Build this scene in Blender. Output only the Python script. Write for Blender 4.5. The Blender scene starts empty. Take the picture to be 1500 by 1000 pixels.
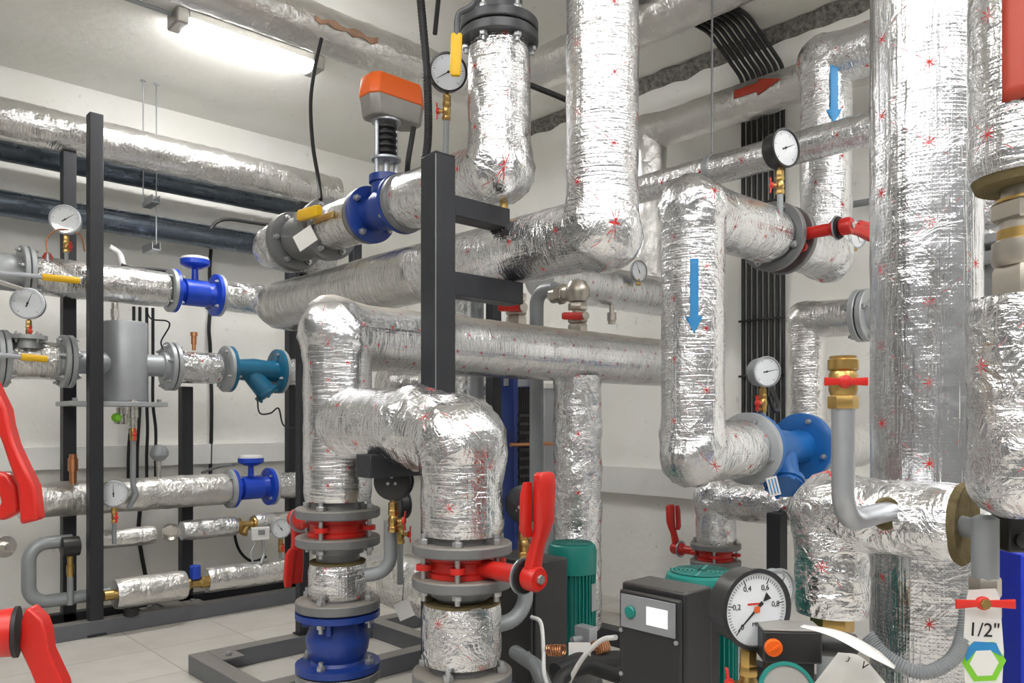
import bpy, math, random
from mathutils import Vector, Matrix, noise
PI = math.pi
random.seed(7)
S = bpy.context.scene
COL = S.collection
# ------------------------------------------------------------------ camera frame
F = 1152.6                     # focal length in pixels of a 1500 px wide frame
HZ = 617.0                     # horizon row
EYE = 1.0
cA, sA = 0.6838, 0.7297        # world X runs along the left wall, world Y along the right wall
XW, YW, ZC = 3.49, 4.87, 2.876
def W(px, py, f):
    r = (px-750)/F
    return Vector((f*(cA+r*sA), f*(sA-r*cA), EYE+f*(HZ-py)/F))
def atY(px, py, Y): return W(px, py, Y/(sA-(px-750)/F*cA))
def atX(px, py, X): return W(px, py, X/(cA+(px-750)/F*sA))
def onX(P, px):                # slide P along world X until it stands in column px
    r = (px-750)/F; f = P.y/(sA-r*cA); return Vector((f*(cA+r*sA), P.y, P.z))
def onY(P, px):
    r = (px-750)/F; f = P.x/(cA+r*sA); return Vector((P.x, f*(sA-r*cA), P.z))
def dep(P): return P.x*cA+P.y*sA
def onZ(P, py): return Vector((P.x, P.y, EYE+dep(P)*(HZ-py)/F))
def V(*a): return Vector(a)
VX, VY, VZ = V(1,0,0), V(0,1,0), V(0,0,1)
CAMR, CAMF = V(sA,-cA,0), V(cA,sA,0)
def frame(o, z, x=None):
    z = Vector(z).normalized()
    x = Vector(x) if x is not None else (VZ if abs(z.z) < .9 else VX)
    x = (x-z*x.dot(z)).normalized(); y = z.cross(x)
    m = Matrix.Identity(4)
    for i, c in enumerate((x, y, z)): m[0][i], m[1][i], m[2][i] = c
    m.translation = o
    return m
# ------------------------------------------------------------------ materials
class NT:
    def __init__(s, name):
        s.m = bpy.data.materials.new(name); s.m.use_nodes = True
        s.t = s.m.node_tree; s.b = s.t.nodes['Principled BSDF']; s.out = s.t.nodes['Material Output']
    def n(s, typ, **kw):
        nd = s.t.nodes.new(typ)
        for k, v in kw.items():
            if k.startswith('i_'): s.put(nd.inputs[int(k[2:])], v)
            else: setattr(nd, k, v)
        return nd
    def put(s, sock, v):
        if isinstance(v, bpy.types.NodeSocket): s.t.links.new(v, sock)
        else: sock.default_value = v
    def mt(s, op, a, b=0.0, c=None, clamp=False):
        nd = s.t.nodes.new('ShaderNodeMath'); nd.operation = op; nd.use_clamp = clamp
        s.put(nd.inputs[0], a); s.put(nd.inputs[1], b)
        if c is not None: s.put(nd.inputs[2], c)
        return nd.outputs[0]
    def mix(s, f, a, b):
        nd = s.t.nodes.new('ShaderNodeMix'); nd.data_type = 'RGBA'
        s.put(nd.inputs[0], f)
        for k, v in ((6, a), (7, b)):
            s.put(nd.inputs[k], v if isinstance(v, bpy.types.NodeSocket) else (*v, 1) if len(v) == 3 else v)
        return nd.outputs[2]
    def noise(s, co, scale, detail=3, rough=.5, dist=0, out=0):
        nd = s.n('ShaderNodeTexNoise'); s.put(nd.inputs['Vector'], co)
        nd.inputs['Scale'].default_value = scale; nd.inputs['Detail'].default_value = detail
        nd.inputs['Roughness'].default_value = rough; nd.inputs['Distortion'].default_value = dist
        return nd.outputs[out]
    def ramp(s, f, a, b, ca=(0,0,0), cb=(1,1,1)):
        nd = s.n('ShaderNodeValToRGB'); s.put(nd.inputs[0], f)
        e = nd.color_ramp.elements
        e[0].position = a; e[0].color = (*ca, 1); e[1].position = b; e[1].color = (*cb, 1)
        return nd.outputs[0]
    def bump(s, h, dist, strength=1.0, nrm=None):
        nd = s.n('ShaderNodeBump'); s.put(nd.inputs['Height'], h)
        nd.inputs['Distance'].default_value = dist; nd.inputs['Strength'].default_value = strength
        if nrm is not None: s.put(nd.inputs['Normal'], nrm)
        return nd.outputs[0]
    def set(s, **kw):
        for k, v in kw.items():
            k = k.replace('_', ' ')
            s.put(s.b.inputs[k], (*v, 1) if isinstance(v, tuple) and len(v) == 3 else v)
        return s.m
    def obj(s): return s.n('ShaderNodeTexCoord').outputs['Object']
    def uv(s): return s.n('ShaderNodeTexCoord').outputs['UV']
def paint(name, col, rough=.4, metal=0.0, dirt=.25, bumpd=.0006, scale=40, dust=0.0, dustcol=(.34,.30,.24), spec=.5):
    t = NT(name); co = t.obj()
    f = t.ramp(t.noise(co, 9, 5, .6), .35, .75)
    c = t.mix(t.mt('MULTIPLY', f, dirt), col, tuple(x*.55 for x in col))
    if dust:
        g = t.n('ShaderNodeNewGeometry'); sp = t.n('ShaderNodeSeparateXYZ'); t.put(sp.inputs[0], g.outputs['Normal'])
        up = t.ramp(sp.outputs[2], .35, .95)
        c = t.mix(t.mt('MULTIPLY', up, dust), c, dustcol)
        r = t.mt('ADD', t.mt('MULTIPLY', up, .35*dust), rough, clamp=True)
    else: r = t.mt('ADD', t.mt('MULTIPLY', f, .15), rough)
    t.set(Base_Color=c, Roughness=r, Metallic=metal, Normal=t.bump(t.noise(co, scale, 3), bumpd))
    t.b.inputs['Specular IOR Level'].default_value = spec
    return t.m
def foil(name, prn=True, a=.19, b=.17, sr=.012, crk=1.0, rib=.5, scrim=.3, lon=.35, dust=.15, dlo=.5, rough=.2, tint=(.80,.81,.825), red=(.55,.03,.03), jit=0.0):
    t = NT(name); co = t.obj(); uv = t.uv()
    sp = t.n('ShaderNodeSeparateXYZ'); t.put(sp.inputs[0], uv); u, v = sp.outputs[0], sp.outputs[1]
    # crumple
    dn = t.n('ShaderNodeTexNoise'); t.put(dn.inputs['Vector'], co); dn.inputs['Scale'].default_value = 9; dn.inputs['Detail'].default_value = 2
    off = t.n('ShaderNodeVectorMath', operation='SCALE'); t.put(off.inputs[0], dn.outputs['Color']); off.inputs[3].default_value = .10
    ad = t.n('ShaderNodeVectorMath', operation='ADD'); t.put(ad.inputs[0], co); t.put(ad.inputs[1], off.outputs[0])
    vo = t.n('ShaderNodeTexVoronoi', feature='F1'); t.put(vo.inputs['Vector'], ad.outputs[0]); vo.inputs['Scale'].default_value = 24
    vo2 = t.n('ShaderNodeTexVoronoi', feature='F1'); t.put(vo2.inputs['Vector'], ad.outputs[0]); vo2.inputs['Scale'].default_value = 61
    rd = t.mt('ABSOLUTE', t.mt('SUBTRACT', t.noise(co, 16, 5, .55, 1.4), .5))
    area = t.ramp(t.noise(co, 5, 2), .38, .62)                 # calm and crumpled areas
    h = t.mt('ADD', t.mt('MULTIPLY', vo.outputs[0], .55), t.mt('MULTIPLY', vo2.outputs[0], .22))
    h = t.mt('ADD', t.mt('MULTIPLY', h, t.mt('ADD', t.mt('MULTIPLY', area, .8), .2)), t.mt('MULTIPLY', rd, -1.1))
    # wrinkles running round the pipe
    cx = t.n('ShaderNodeCombineXYZ'); t.put(cx.inputs[0], t.mt('MULTIPLY', u, 7)); t.put(cx.inputs[1], t.mt('MULTIPLY', v, 75))
    w = t.noise(cx.outputs[0], 1.6, 2, .5, .6)
    nrm = t.bump(h, .0075*crk, 1.0)
    nrm = t.bump(w, .0035*rib, 1.0, nrm)
    if lon:
        cl = t.n('ShaderNodeCombineXYZ'); t.put(cl.inputs[0], t.mt('MULTIPLY', u, 55)); t.put(cl.inputs[1], t.mt('MULTIPLY', v, 2.2))
        nrm = t.bump(t.noise(cl.outputs[0], 1.0, 3, .6, .4), .004*lon, 1.0, nrm)
    if scrim:
        gx = t.mt('POWER', t.mt('ABSOLUTE', t.mt('SINE', t.mt('MULTIPLY', u, PI/.0075))), 6)
        gy = t.mt('POWER', t.mt('ABSOLUTE', t.mt('SINE', t.mt('MULTIPLY', v, PI/.0075))), 6)
        nrm = t.bump(t.mt('MAXIMUM', gx, gy), .0006*scrim, 1.0, nrm)
    c = t.mix(t.ramp(t.noise(co, 7, 4), .3, .8), tint, tuple(x*.84 for x in tint))
    fac = None
    if prn:
        pu = t.mt('DIVIDE', u, a); pv = t.mt('DIVIDE', v, b)
        def star(o):
            qx = t.mt('MULTIPLY', t.mt('SUBTRACT', t.mt('FRACT', t.mt('ADD', pu, o)), .5), a)
            qy = t.mt('MULTIPLY', t.mt('SUBTRACT', t.mt('FRACT', t.mt('ADD', pv, o)), .5), b)
            r = t.mt('SQRT', t.mt('ADD', t.mt('MULTIPLY', qx, qx), t.mt('MULTIPLY', qy, qy)))
            th = t.mt('ARCTAN2', qy, qx)
            d = t.mt('MULTIPLY', t.mt('ABSOLUTE', t.mt('SINE', t.mt('MULTIPLY', th, 4))), r)
            return t.mt('MULTIPLY', t.mt('LESS_THAN', d, sr*.26), t.mt('LESS_THAN', r, sr))
        st = t.mt('MAXIMUM', star(0.0), star(.5))
        s1 = t.mt('ADD', pu, pv); s2 = t.mt('SUBTRACT', pu, pv)
        def dash(s_, o):
            l = t.mt('LESS_THAN', t.mt('ABSOLUTE', t.mt('SUBTRACT', t.mt('FRACT', s_), .5)), .493)
            l = t.mt('SUBTRACT', 1.0, l)                       # near integer value
            return t.mt('MULTIPLY', l, t.mt('GREATER_THAN', t.mt('FRACT', t.mt('MULTIPLY', o, 4.0)), .55))
        ds = t.mt('MAXIMUM', dash(s1, s2), dash(s2, s1))
        wear = t.ramp(t.noise(co, 13, 2), .40, .52)
        fac = t.mt('MAXIMUM', st, t.mt('MULTIPLY', t.mt('MULTIPLY', ds, .75), wear))
        fac = t.mt('MULTIPLY', fac, t.ramp(t.noise(co, 60, 2), .25, .5))
        c = t.mix(fac, c, red)
    g = t.n('ShaderNodeNewGeometry'); sg = t.n('ShaderNodeSeparateXYZ'); t.put(sg.inputs[0], g.outputs['Normal'])
    du = t.mt('MULTIPLY', t.mt('MULTIPLY', t.ramp(sg.outputs[2], dlo, .97), t.ramp(t.noise(co, 6, 4), .15, .5)), dust)
    c = t.mix(du, c, (.50,.45,.37))
    me = t.mt('SUBTRACT', 1.0, t.mt('MULTIPLY', du, .85))
    if fac is not None: me = t.mt('MULTIPLY', me, t.mt('SUBTRACT', 1.0, t.mt('MULTIPLY', fac, .8)))
    ro = t.mt('ADD', t.mt('ADD', rough, t.mt('MULTIPLY', t.noise(co, 11, 3), .12)), t.mt('MULTIPLY', du, .4), clamp=True)
    return t.set(Base_Color=c, Metallic=me, Roughness=ro, Normal=nrm)
MT = {}
MT['foil'] = foil('foil_printed', crk=.8, rib=.6, lon=.6, dust=.1, rough=.14)
MT['foil_big'] = foil('foil_printed_smooth', a=.19, b=.155, crk=.4, rib=.08, scrim=.22, lon=1.0, tint=(.72,.73,.75), dust=0, rough=.13)
MT['foil_dusty'] = foil('foil_dusty', a=.10, b=.09, sr=.007, crk=.35, rib=.7, scrim=.2, dust=1.0, dlo=.6, rough=.18)
MT['foil_dusty_k'] = foil('foil_dusty_ribbed', prn=False, crk=.3, rib=.8, scrim=.3, dust=.6, dlo=.7, rough=.17, tint=(.70,.70,.69))
MT['foil_crumpled'] = foil('foil_crumpled', a=.2, b=.2, crk=1.4, rib=.4, lon=.6, scrim=0, dust=.1, rough=.12)
MT['foil_plain'] = foil('foil_plain', prn=False, crk=.8, rib=.6, scrim=0, dust=.2, rough=.17, tint=(.80,.795,.785))
MT['foil_old'] = foil('foil_old', prn=False, crk=.9, rib=.3, scrim=.1, dust=.3, rough=.26, tint=(.78,.77,.75))
MT['post'] = paint('post_charcoal_paint', (.019,.021,.026), .42, dirt=.3)
MT['post2'] = paint('frame_grey_paint', (.13,.137,.15), .42, dirt=.3, dust=.4)
MT['blackpipe'] = paint('black_steel_pipe', (.14,.17,.21), .22, metal=.75, dirt=.5)
MT['flange'] = paint('grey_flange_steel', (.20,.205,.21), .42, metal=.35, dirt=.35, dust=.55)
MT['flange_light'] = paint('light_grey_flange', (.42,.44,.45), .38, metal=.35, dirt=.3)
MT['flange_dark'] = paint('dark_cast_iron', (.085,.088,.095), .4, metal=.3, dirt=.3, dust=.15)
MT['greypipe'] = paint('grey_painted_pipe', (.30,.32,.33), .4, metal=.25, dirt=.35)
MT['galv'] = paint('galvanised_steel', (.45,.47,.50), .35, metal=.75, dirt=.3)
MT['chrome'] = paint('nickel_plated', (.68,.66,.62), .22, metal=1.0, dirt=.2)
MT['nickel'] = paint('dull_nickel_brass', (.52,.48,.42), .3, metal=.9, dirt=.3)
MT['bolt'] = paint('zinc_bolt', (.50,.51,.52), .32, metal=.8, dirt=.45)
MT['brass'] = paint('brass', (.55,.37,.13), .28, metal=.95, dirt=.45)
MT['copper'] = paint('copper', (.60,.28,.14), .3, metal=.95, dirt=.3)
MT['red'] = paint('red_enamel', (.54,.016,.010), .3, dirt=.12)
MT['redwing'] = paint('red_plastic', (.68,.03,.02), .35, dirt=.1)
MT['blue'] = paint('deep_blue_enamel', (.012,.042,.24), .28, dirt=.3)
MT['blue2'] = paint('bright_blue_enamel', (.012,.13,.42), .28, dirt=.2)
MT['cobalt'] = paint('cobalt_blue_enamel', (.012,.06,.50), .28, dirt=.2)
MT['petrol'] = paint('petrol_blue_enamel', (.008,.12,.22), .3, dirt=.3)
MT['teal'] = paint('teal_green_enamel', (.004,.19,.16), .33, dirt=.25)
MT['orange'] = paint('orange_plastic', (.80,.13,.012), .35, dirt=.1)
MT['yellow'] = paint('yellow_plastic', (.80,.47,.01), .4, dirt=.2)
MT['black'] = paint('black_plastic', (.018,.018,.020), .4, dirt=.2, dust=.10)
MT['rubber'] = paint('black_rubber', (.014,.014,.015), .5, dirt=.2)
MT['case'] = paint('black_gauge_case', (.022,.022,.024), .33, dirt=.2, dust=.08)
MT['white'] = paint('white_plastic', (.72,.72,.70), .4, dirt=.1)
MT['dial'] = paint('white_dial', (.80,.83,.86), .5, dirt=.02, bumpd=0)
MT['ink'] = paint('black_ink', (.01,.01,.01), .6, dirt=0, bumpd=0)
MT['paper'] = paint('white_card', (.74,.73,.70), .6, dirt=.1)
MT['grime'] = paint('grey_aluminium_casting', (.33,.32,.30), .45, metal=.4, dirt=.4)
MT['tank'] = paint('grey_painted_tank', (.40,.42,.44), .38, metal=.3, dirt=.25)
MT['wool'] = paint('mineral_wool', (.17,.135,.07), .95, dirt=.7, bumpd=.006, scale=60, spec=.1)
MT['tape'] = paint('brown_tape', (.42,.26,.07), .4, dirt=.4)
MT['rust'] = paint('orange_rust', (.50,.30,.20), .5, dirt=.6)
MT['arrow_blue'] = paint('blue_arrow_vinyl', (.03,.27,.60), .4, dirt=.05)
MT['arrow_red'] = paint('red_arrow_vinyl', (.40,.045,.022), .4, dirt=.05)
MT['label_green'] = paint('green_print', (.20,.55,.03), .5, dirt=0, bumpd=0)
MT['label_blue'] = paint('blue_print', (.02,.22,.50), .5, dirt=0, bumpd=0)
MT['panel_blue'] = paint('blue_sheet', (.006,.03,.55), .4, dirt=.05)
MT['screengrey'] = paint('grey_keypad', (.23,.24,.25), .4, dirt=.1)
MT['wall_trunk'] = paint('trunking_white', (.82,.82,.79), .5, dirt=.1)
def glass():
    t = NT('gauge_glass'); tr = t.n('ShaderNodeBsdfTransparent'); gl = t.n('ShaderNodeBsdfGlossy'); gl.inputs['Roughness'].default_value = .05
    mx = t.n('ShaderNodeMixShader'); fr = t.n('ShaderNodeLayerWeight')
    t.put(mx.inputs[0], t.mt('ADD', t.mt('MULTIPLY', t.mt('POWER', fr.outputs[1], 4.0), .4), .03)); t.put(mx.inputs[1], tr.outputs[0]); t.put(mx.inputs[2], gl.outputs[0])
    t.put(t.out.inputs[0], mx.outputs[0]); return t.m
MT['glass'] = glass()
def emis(name, col, k):
    t = NT(name); return t.set(Base_Color=(.8,.8,.8), Emission_Color=col, Emission_Strength=k)
MT['lamp'] = emis('lit_diffuser', (1.0,.99,.975), 15)  # glow of the added lamps out of view
MT['lamp_near'] = emis('lit_diffuser_bright', (1.0,.99,.975), 34)
MT['lcd'] = emis('lit_display', (.75,.85,.9), .22)
def plaster(name, col, bd=.004, sc=22):
    t = NT(name); co = t.obj()
    h = t.mt('ADD', t.noise(co, sc, 5, .6), t.mt('MULTIPLY', t.noise(co, 3.5, 3), 2.0))
    c = t.mix(t.ramp(t.noise(co, 2.2, 5, .6), .3, .75), col, (col[0]*.93, col[1]*.92, col[2]*.88))
    c = t.mix(t.mt('MULTIPLY', t.ramp(t.noise(co, 30, 3), .68, .74), .25), c, (.30,.27,.22))
    return t.set(Base_Color=c, Roughness=.75, Normal=t.bump(h, bd, .8))
MT['plaster'] = plaster('white_plaster', (.88,.875,.845))
MT['plaster_grey'] = plaster('grey_plaster', (.22,.225,.23))  # for the unseen rear walls, grey chosen to put contrast into foil reflections
MT['ceiling'] = plaster('ceiling_paint', (.88,.875,.845), .003, 14)
def tiles():
    t = NT('floor_tiles'); co = t.obj()
    b = t.n('ShaderNodeTexBrick'); t.put(b.inputs['Vector'], co); b.offset = 0
    b.inputs['Scale'].default_value = 1; b.inputs['Brick Width'].default_value = .4; b.inputs['Row Height'].default_value = .4
    b.inputs['Mortar Size'].default_value = .003; b.inputs['Color1'].default_value = (.60,.575,.53,1); b.inputs['Color2'].default_value = (.56,.535,.49,1)
    b.inputs['Mortar'].default_value = (.36,.33,.29,1)
    c = t.mix(t.mt('MULTIPLY', t.ramp(t.noise(co, 5, 6, .65), .4, .75), .35), b.outputs[0], (.34,.30,.25))
    return t.set(Base_Color=c, Roughness=.45, Normal=t.bump(b.outputs[1], .001, -.5))
MT['tiles'] = tiles()
def concrete():
    t = NT('raw_concrete'); co = t.obj(); n = t.noise(co, 40, 6, .7)
    return t.set(Base_Color=t.ramp(n, .35, .7, (.10,.095,.085), (.42,.40,.36)), Roughness=.9, Normal=t.bump(n, .02))
MT['concrete'] = concrete()
# ------------------------------------------------------------------ mesh builder
def ring(r, n, z=0, ph=0): return [V(r*math.cos(ph+2*PI*k/n), r*math.sin(ph+2*PI*k/n), z) for k in range(n)]
def fillet(pts, rad, step):
    """polyline -> (points, elbowness) with rounded corners"""
    out = []
    n = len(pts)
    if not isinstance(rad, (list, tuple)): rad = [rad]*n
    def seg(a, b):
        L = (b-a).length; k = max(1, int(L/step))
        for i in range(k): out.append((a.lerp(b, i/k), 0, None))
    cur = pts[0]
    for i in range(1, n-1):
        p, q, r = pts[i-1], pts[i], pts[i+1]
        d1 = (q-p).normalized(); d2 = (r-q).normalized(); ang = d1.angle(d2)
        if ang < .02: seg(cur, q); cur = q; continue
        tl = min(rad[i]*math.tan(ang/2), (q-p).length*.49 if i > 1 else (q-p).length*.98, (r-q).length*.49 if i < n-2 else (r-q).length*.98)
        R = tl/math.tan(ang/2); a = q-d1*tl; b = q+d2*tl
        seg(cur, a)
        c = a+((d2-d1*d1.dot(d2)).normalized())*R; k = max(4, int(R*ang/step*1.3)+3)
        ax = d1.cross(d2).normalized()
        for j in range(k):
            o_ = Matrix.Rotation(ang*j/k, 3, ax) @ (a-c); out.append((c+o_, 1, (o_.normalized(), j/k, min(1, ang/1.2))))
        cur = b
    seg(cur, pts[-1]); out.append((pts[-1], 0, None))
    return out
class MB:
    def __init__(s): s.v = []; s.f = []; s.uv = []
    def face(s, idx, uv=None): s.f.append(idx); s.uv.append(uv)
    def grid(s, rows, M=None, close=True, uvs=None, cap0=True, cap1=True):
        b = len(s.v); n = len(rows[0])
        for r in rows:
            for p in r: s.v.append(M @ p if M else p)
        for i in range(len(rows)-1):
            for k in range(n if close else n-1):
                k2 = (k+1) % n
                q = (b+i*n+k, b+i*n+k2, b+(i+1)*n+k2, b+(i+1)*n+k)
                if uvs:
                    (u0, v0), (u1, v1) = uvs(i, k), uvs(i+1, k+1)
                    s.face(q, [(u0,v0), (u1,v0), (u1,v1), (u0,v1)])
                else: s.face(q)
        if close and cap0: s.face(tuple(b+k for k in reversed(range(n))))
        if close and cap1: s.face(tuple(b+(len(rows)-1)*n+k for k in range(n)))
        return s
    def lathe(s, prof, M=None, n=40, caps=True):
        return s.grid([ring(max(r, 1e-5), n, z) for r, z in prof], M, cap0=caps, cap1=caps)
    def cyl(s, a, b, r, n=20, r2=None):
        L = (b-a).length; return s.lathe([(r, 0), (r if r2 is None else r2, L)], frame(a, b-a), n)
    def tube(s, pts, r, rad=.05, n=16, step=.02, fr=None):
        path = [q[0] for q in fillet([Vector(p) for p in pts], rad, step)]
        return s.sweep(path, r, n)
    def sweep(s, path, r, n=16, rfun=None):
        rows = []; L = 0; ls = []
        t0 = (path[1]-path[0]).normalized(); x = frame(V(0,0,0), t0).to_3x3().col[0]
        for i, p in enumerate(path):
            t = ((path[min(i+1, len(path)-1)])-(path[max(i-1, 0)])).normalized()
            x = (x-t*x.dot(t)).normalized(); y = t.cross(x)
            if i: L += (p-path[i-1]).length
            ls.append(L)
            rows.append([p+(x*math.cos(2*PI*k/n)+y*math.sin(2*PI*k/n))*(rfun(i, p, k, L, (x*math.cos(2*PI*k/n)+y*math.sin(2*PI*k/n))) if rfun else r) for k in range(n)])
        return s.grid(rows, uvs=lambda i, k: (2*PI*r*k/n, ls[i]))
    def box(s, c, d, M=None):
        c = Vector(c); x, y, z = d[0]/2, d[1]/2, d[2]/2; b = len(s.v)
        for q in ((-x,-y,-z),(x,-y,-z),(x,y,-z),(-x,y,-z),(-x,-y,z),(x,-y,z),(x,y,z),(-x,y,z)):
            p = c+Vector(q); s.v.append(M @ p if M else p)
        for q in ((0,3,2,1),(4,5,6,7),(0,1,5,4),(1,2,6,5),(2,3,7,6),(3,0,4,7)): s.face(tuple(b+i for i in q))
        return s
    def prism(s, poly, z0, z1, M=None):
        return s.grid([[V(x,y,z0) for x, y in poly], [V(x,y,z1) for x, y in poly]], M)
    def loft(s, secs, M=None): return s.grid(secs, M)
    def hexn(s, c, r, z0, z1, M=None, rot=0):
        rows = [ring(r*.93, 6, z0, rot), ring(r, 6, z0+(z1-z0)*.12, rot), ring(r, 6, z0+(z1-z0)*.88, rot), ring(r*.93, 6, z1, rot)]
        c = Vector(c); return s.grid([[p+c for p in q] for q in rows], M)
    def mesh(s, name, mat, ang=35):
        m = bpy.data.meshes.new(name); m.from_pydata([tuple(p) for p in s.v], [], s.f)
        uvl = m.uv_layers.new(name='UVMap'); i = 0
        for f, u in zip(s.f, s.uv):
            for k in range(len(f)):
                uvl.data[i].uv = u[k] if u else (.013, .021)
                i += 1
        m.materials.append(MT[mat]); m.validate(); 
        m.polygons.foreach_set('use_smooth', [True]*len(m.polygons)); m.set_sharp_from_angle(angle=math.radians(ang)); m.update()
        return m
def wm(o):
    m = o.matrix_basis.copy()
    while o.parent is not None: o = o.parent; m = o.matrix_basis @ m
    return m
def setp(o, label=None, cat=None, group=None, kind=None):
    for k, v in (('label', label), ('category', cat), ('group', group), ('kind', kind)):
        if v: o[k] = v
    return o
def thing(name, label, cat, M=None, group=None):
    o = bpy.data.objects.new(name, None); COL.objects.link(o); o.empty_display_size = .05
    if M is not None: o.matrix_basis = M if isinstance(M, Matrix) else Matrix.Translation(M)
    return setp(o, label, cat, group)
def part(name, mb, mat, parent=None, ang=35, bevel=0, label=None, mesh=None):
    m = mesh or mb.mesh(name, mat, ang)
    o = bpy.data.objects.new(name, m); COL.objects.link(o)
    if parent is not None: o.parent = parent
    if bevel:
        b = o.modifiers.new('Bevel', 'BEVEL'); b.width = bevel; b.segments = 2; b.limit_method = 'ANGLE'; b.angle_limit = math.radians(40)
    if label: o['label'] = label
    return o
def solo(name, mb, mat, label, cat, group=None, **kw): return setp(part(name, mb, mat, None, **kw), label, cat, group)
def struct(name, mb, mat, **kw): return setp(part(name, mb, mat, None, **kw), kind='structure')
def copy_tree(o, M=None, parent=None):
    c = o.copy(); COL.objects.link(c)
    if parent is not None: c.parent = parent
    if M is not None: c.matrix_basis = M
    for ch in list(o.children): copy_tree(ch, None, c)
    return c
def textmesh(name, body, size, mat, parent, M, thick=.0003, align='CENTER'):
    cu = bpy.data.curves.new(name, 'FONT'); cu.body = body; cu.size = size; cu.align_x = align; cu.align_y = 'CENTER'; cu.extrude = thick
    t = bpy.data.objects.new(name, cu); COL.objects.link(t)
    dg = bpy.context.evaluated_depsgraph_get(); me = bpy.data.meshes.new_from_object(t.evaluated_get(dg))
    bpy.data.objects.remove(t); me.materials.clear(); me.materials.append(MT[mat])
    o = bpy.data.objects.new(name, me); COL.objects.link(o); o.parent = parent; o.matrix_basis = M
    return o
# ------------------------------------------------------------------ pipes
def insul(mb, pts, r, rad=None, n=64, step=.012, lump=.0022, crease=.008, seed=0, sq=.26):
    """wrapped pipe: lumpy along the runs, creased at the bends; world coordinates"""
    if rad is None: rad = r*.34
    fl = fillet([Vector(p) for p in pts], rad, step)
    path = [q[0] for q in fl]; el = [float(q[1]) for q in fl]; ow = [q[2] for q in fl]
    w = list(el); R = int(.07/step)
    for i in range(len(el)):
        m = 0
        for j in range(max(0, i-R), min(len(el), i+R+1)):
            if el[j]: m = max(m, 1-abs(i-j)/R)
        w[i] = m
    so = V(seed*3.1, seed*1.7, seed*.9); N = len(path)
    def rf(i, p, k, L, d):
        q = p+d*r+so
        x = r+lump*noise.noise(q*14)+lump*.6*noise.noise(q*37)
        if w[i] > 0:
            c = 1-abs(noise.noise(q*15))*2; c2 = 1-abs(noise.noise(q*31+V(5,5,5)))*2
            x += crease*w[i]*(c*.55+c2*.35)
        if ow[i]: x += r*sq*max(0, d.dot(ow[i][0]))**2*math.sin(PI*ow[i][1])*ow[i][2]
        e = min(i, N-1-i)
        if e < 2: x -= (.004, .0015)[e]
        return x
    return mb.sweep(path, r, n, rf)
def ipipe(label, pts, r, mat='foil', name='insulated_pipe', parent=None, group=None, **kw):
    mb = MB(); o = Vector(pts[0]); insul(mb, pts, r, **kw)
    for i, p in enumerate(mb.v): mb.v[i] = p-o
    if parent is not None:
        c = part(name, mb, mat, parent, 60); c.matrix_basis = wm(parent).inverted() @ Matrix.Translation(o); return c
    c = part(name, mb, mat, None, 60); c.location = o
    return setp(c, label, 'pipe', group)
def rpipe(name, label, pts, r, mat, cat='pipe', rad=.05, n=24, group=None, step=.02):
    mb = MB().tube(pts, r, rad, n, step); o = Vector(pts[0])
    for i, p in enumerate(mb.v): mb.v[i] = p-o
    c = part(name, mb, mat, None, 50); c.location = o
    return setp(c, label, cat, group)
def spline(pts, k=10):
    pts = [Vector(p) for p in pts]; P = [pts[0]*2-pts[1]]+pts+[pts[-1]*2-pts[-2]]; out = []
    for i in range(1, len(P)-2):
        a, b, c, d = P[i-1:i+3]
        for j in range(k):
            t = j/k; out.append(.5*((2*b)+(c-a)*t+(2*a-5*b+4*c-d)*t*t+(3*b-a-3*c+d)*t**3))
    return out+[pts[-1]]
def cable(name, label, pts, r, mat='rubber', cat='cable', group=None, n=10, rib=0):
    path = spline(pts, 14 if not rib else 24); mb = MB(); o = Vector(pts[0])
    mb.sweep(path, r, n, (lambda i, p, k, L, d: r+(rib if i % 2 else 0)) if rib else None)
    for i, p in enumerate(mb.v): mb.v[i] = p-o
    c = part(name, mb, mat, None, 70 if not rib else 25); c.location = o
    return setp(c, label, cat, group)
# ------------------------------------------------------------------ fittings
def bolts(parent, R, n, z0, z1, ph=0, r=.011, mat='bolt', M=None, studs=True):
    """n bolts round the local z axis, heads outside z0 and z1"""
    mb = MB().hexn((0,0,0), r, z1, z1+r*1.1).hexn((0,0,0), r, z0-r*1.1, z0)
    mb.lathe([(r*.52, z0-r*2.1), (r*.52, z1+r*2.0)], n=12)
    me = mb.mesh('bolt', mat)
    for k in range(n):
        a = ph+2*PI*k/n
        o = part('bolt', None, None, parent, mesh=me)
        ml = Matrix.Translation((R*math.cos(a), R*math.sin(a), 0))
        o.matrix_basis = (M @ ml) if M else ml
def flange_prof(R, ri, z0, z1, hub=0, hr=None):
    c = .003
    if hub >= 0: p = [(ri, z0), (R-c, z0), (R, z0+c), (R, z1-c), (R-c, z1)]
    p += [(hr or ri*1.15, z1)]
    if hub: p += [((hr or ri*1.15)*.96, z1+hub)]
    return p
def flange(parent, R, ri, z0, z1, mat='flange', hub=0, flip=False):
    pr = flange_prof(R, ri, 0, z1-z0, hub)
    M = Matrix.Translation((0,0,z0)) if not flip else Matrix.Translation((0,0,z1)) @ Matrix.Rotation(PI, 4, 'X')
    return part('flange', MB().lathe(pr, M, 56), mat, parent)
def sup(cx, cy, a, b, n=16, e=.55):
    o = []
    for k in range(n):
        t = 2*PI*k/n; c, s_ = math.cos(t), math.sin(t)
        o.append((cx+a*math.copysign(abs(c)**e, c), cy+b*math.copysign(abs(s_)**e, s_)))
    return o
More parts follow.
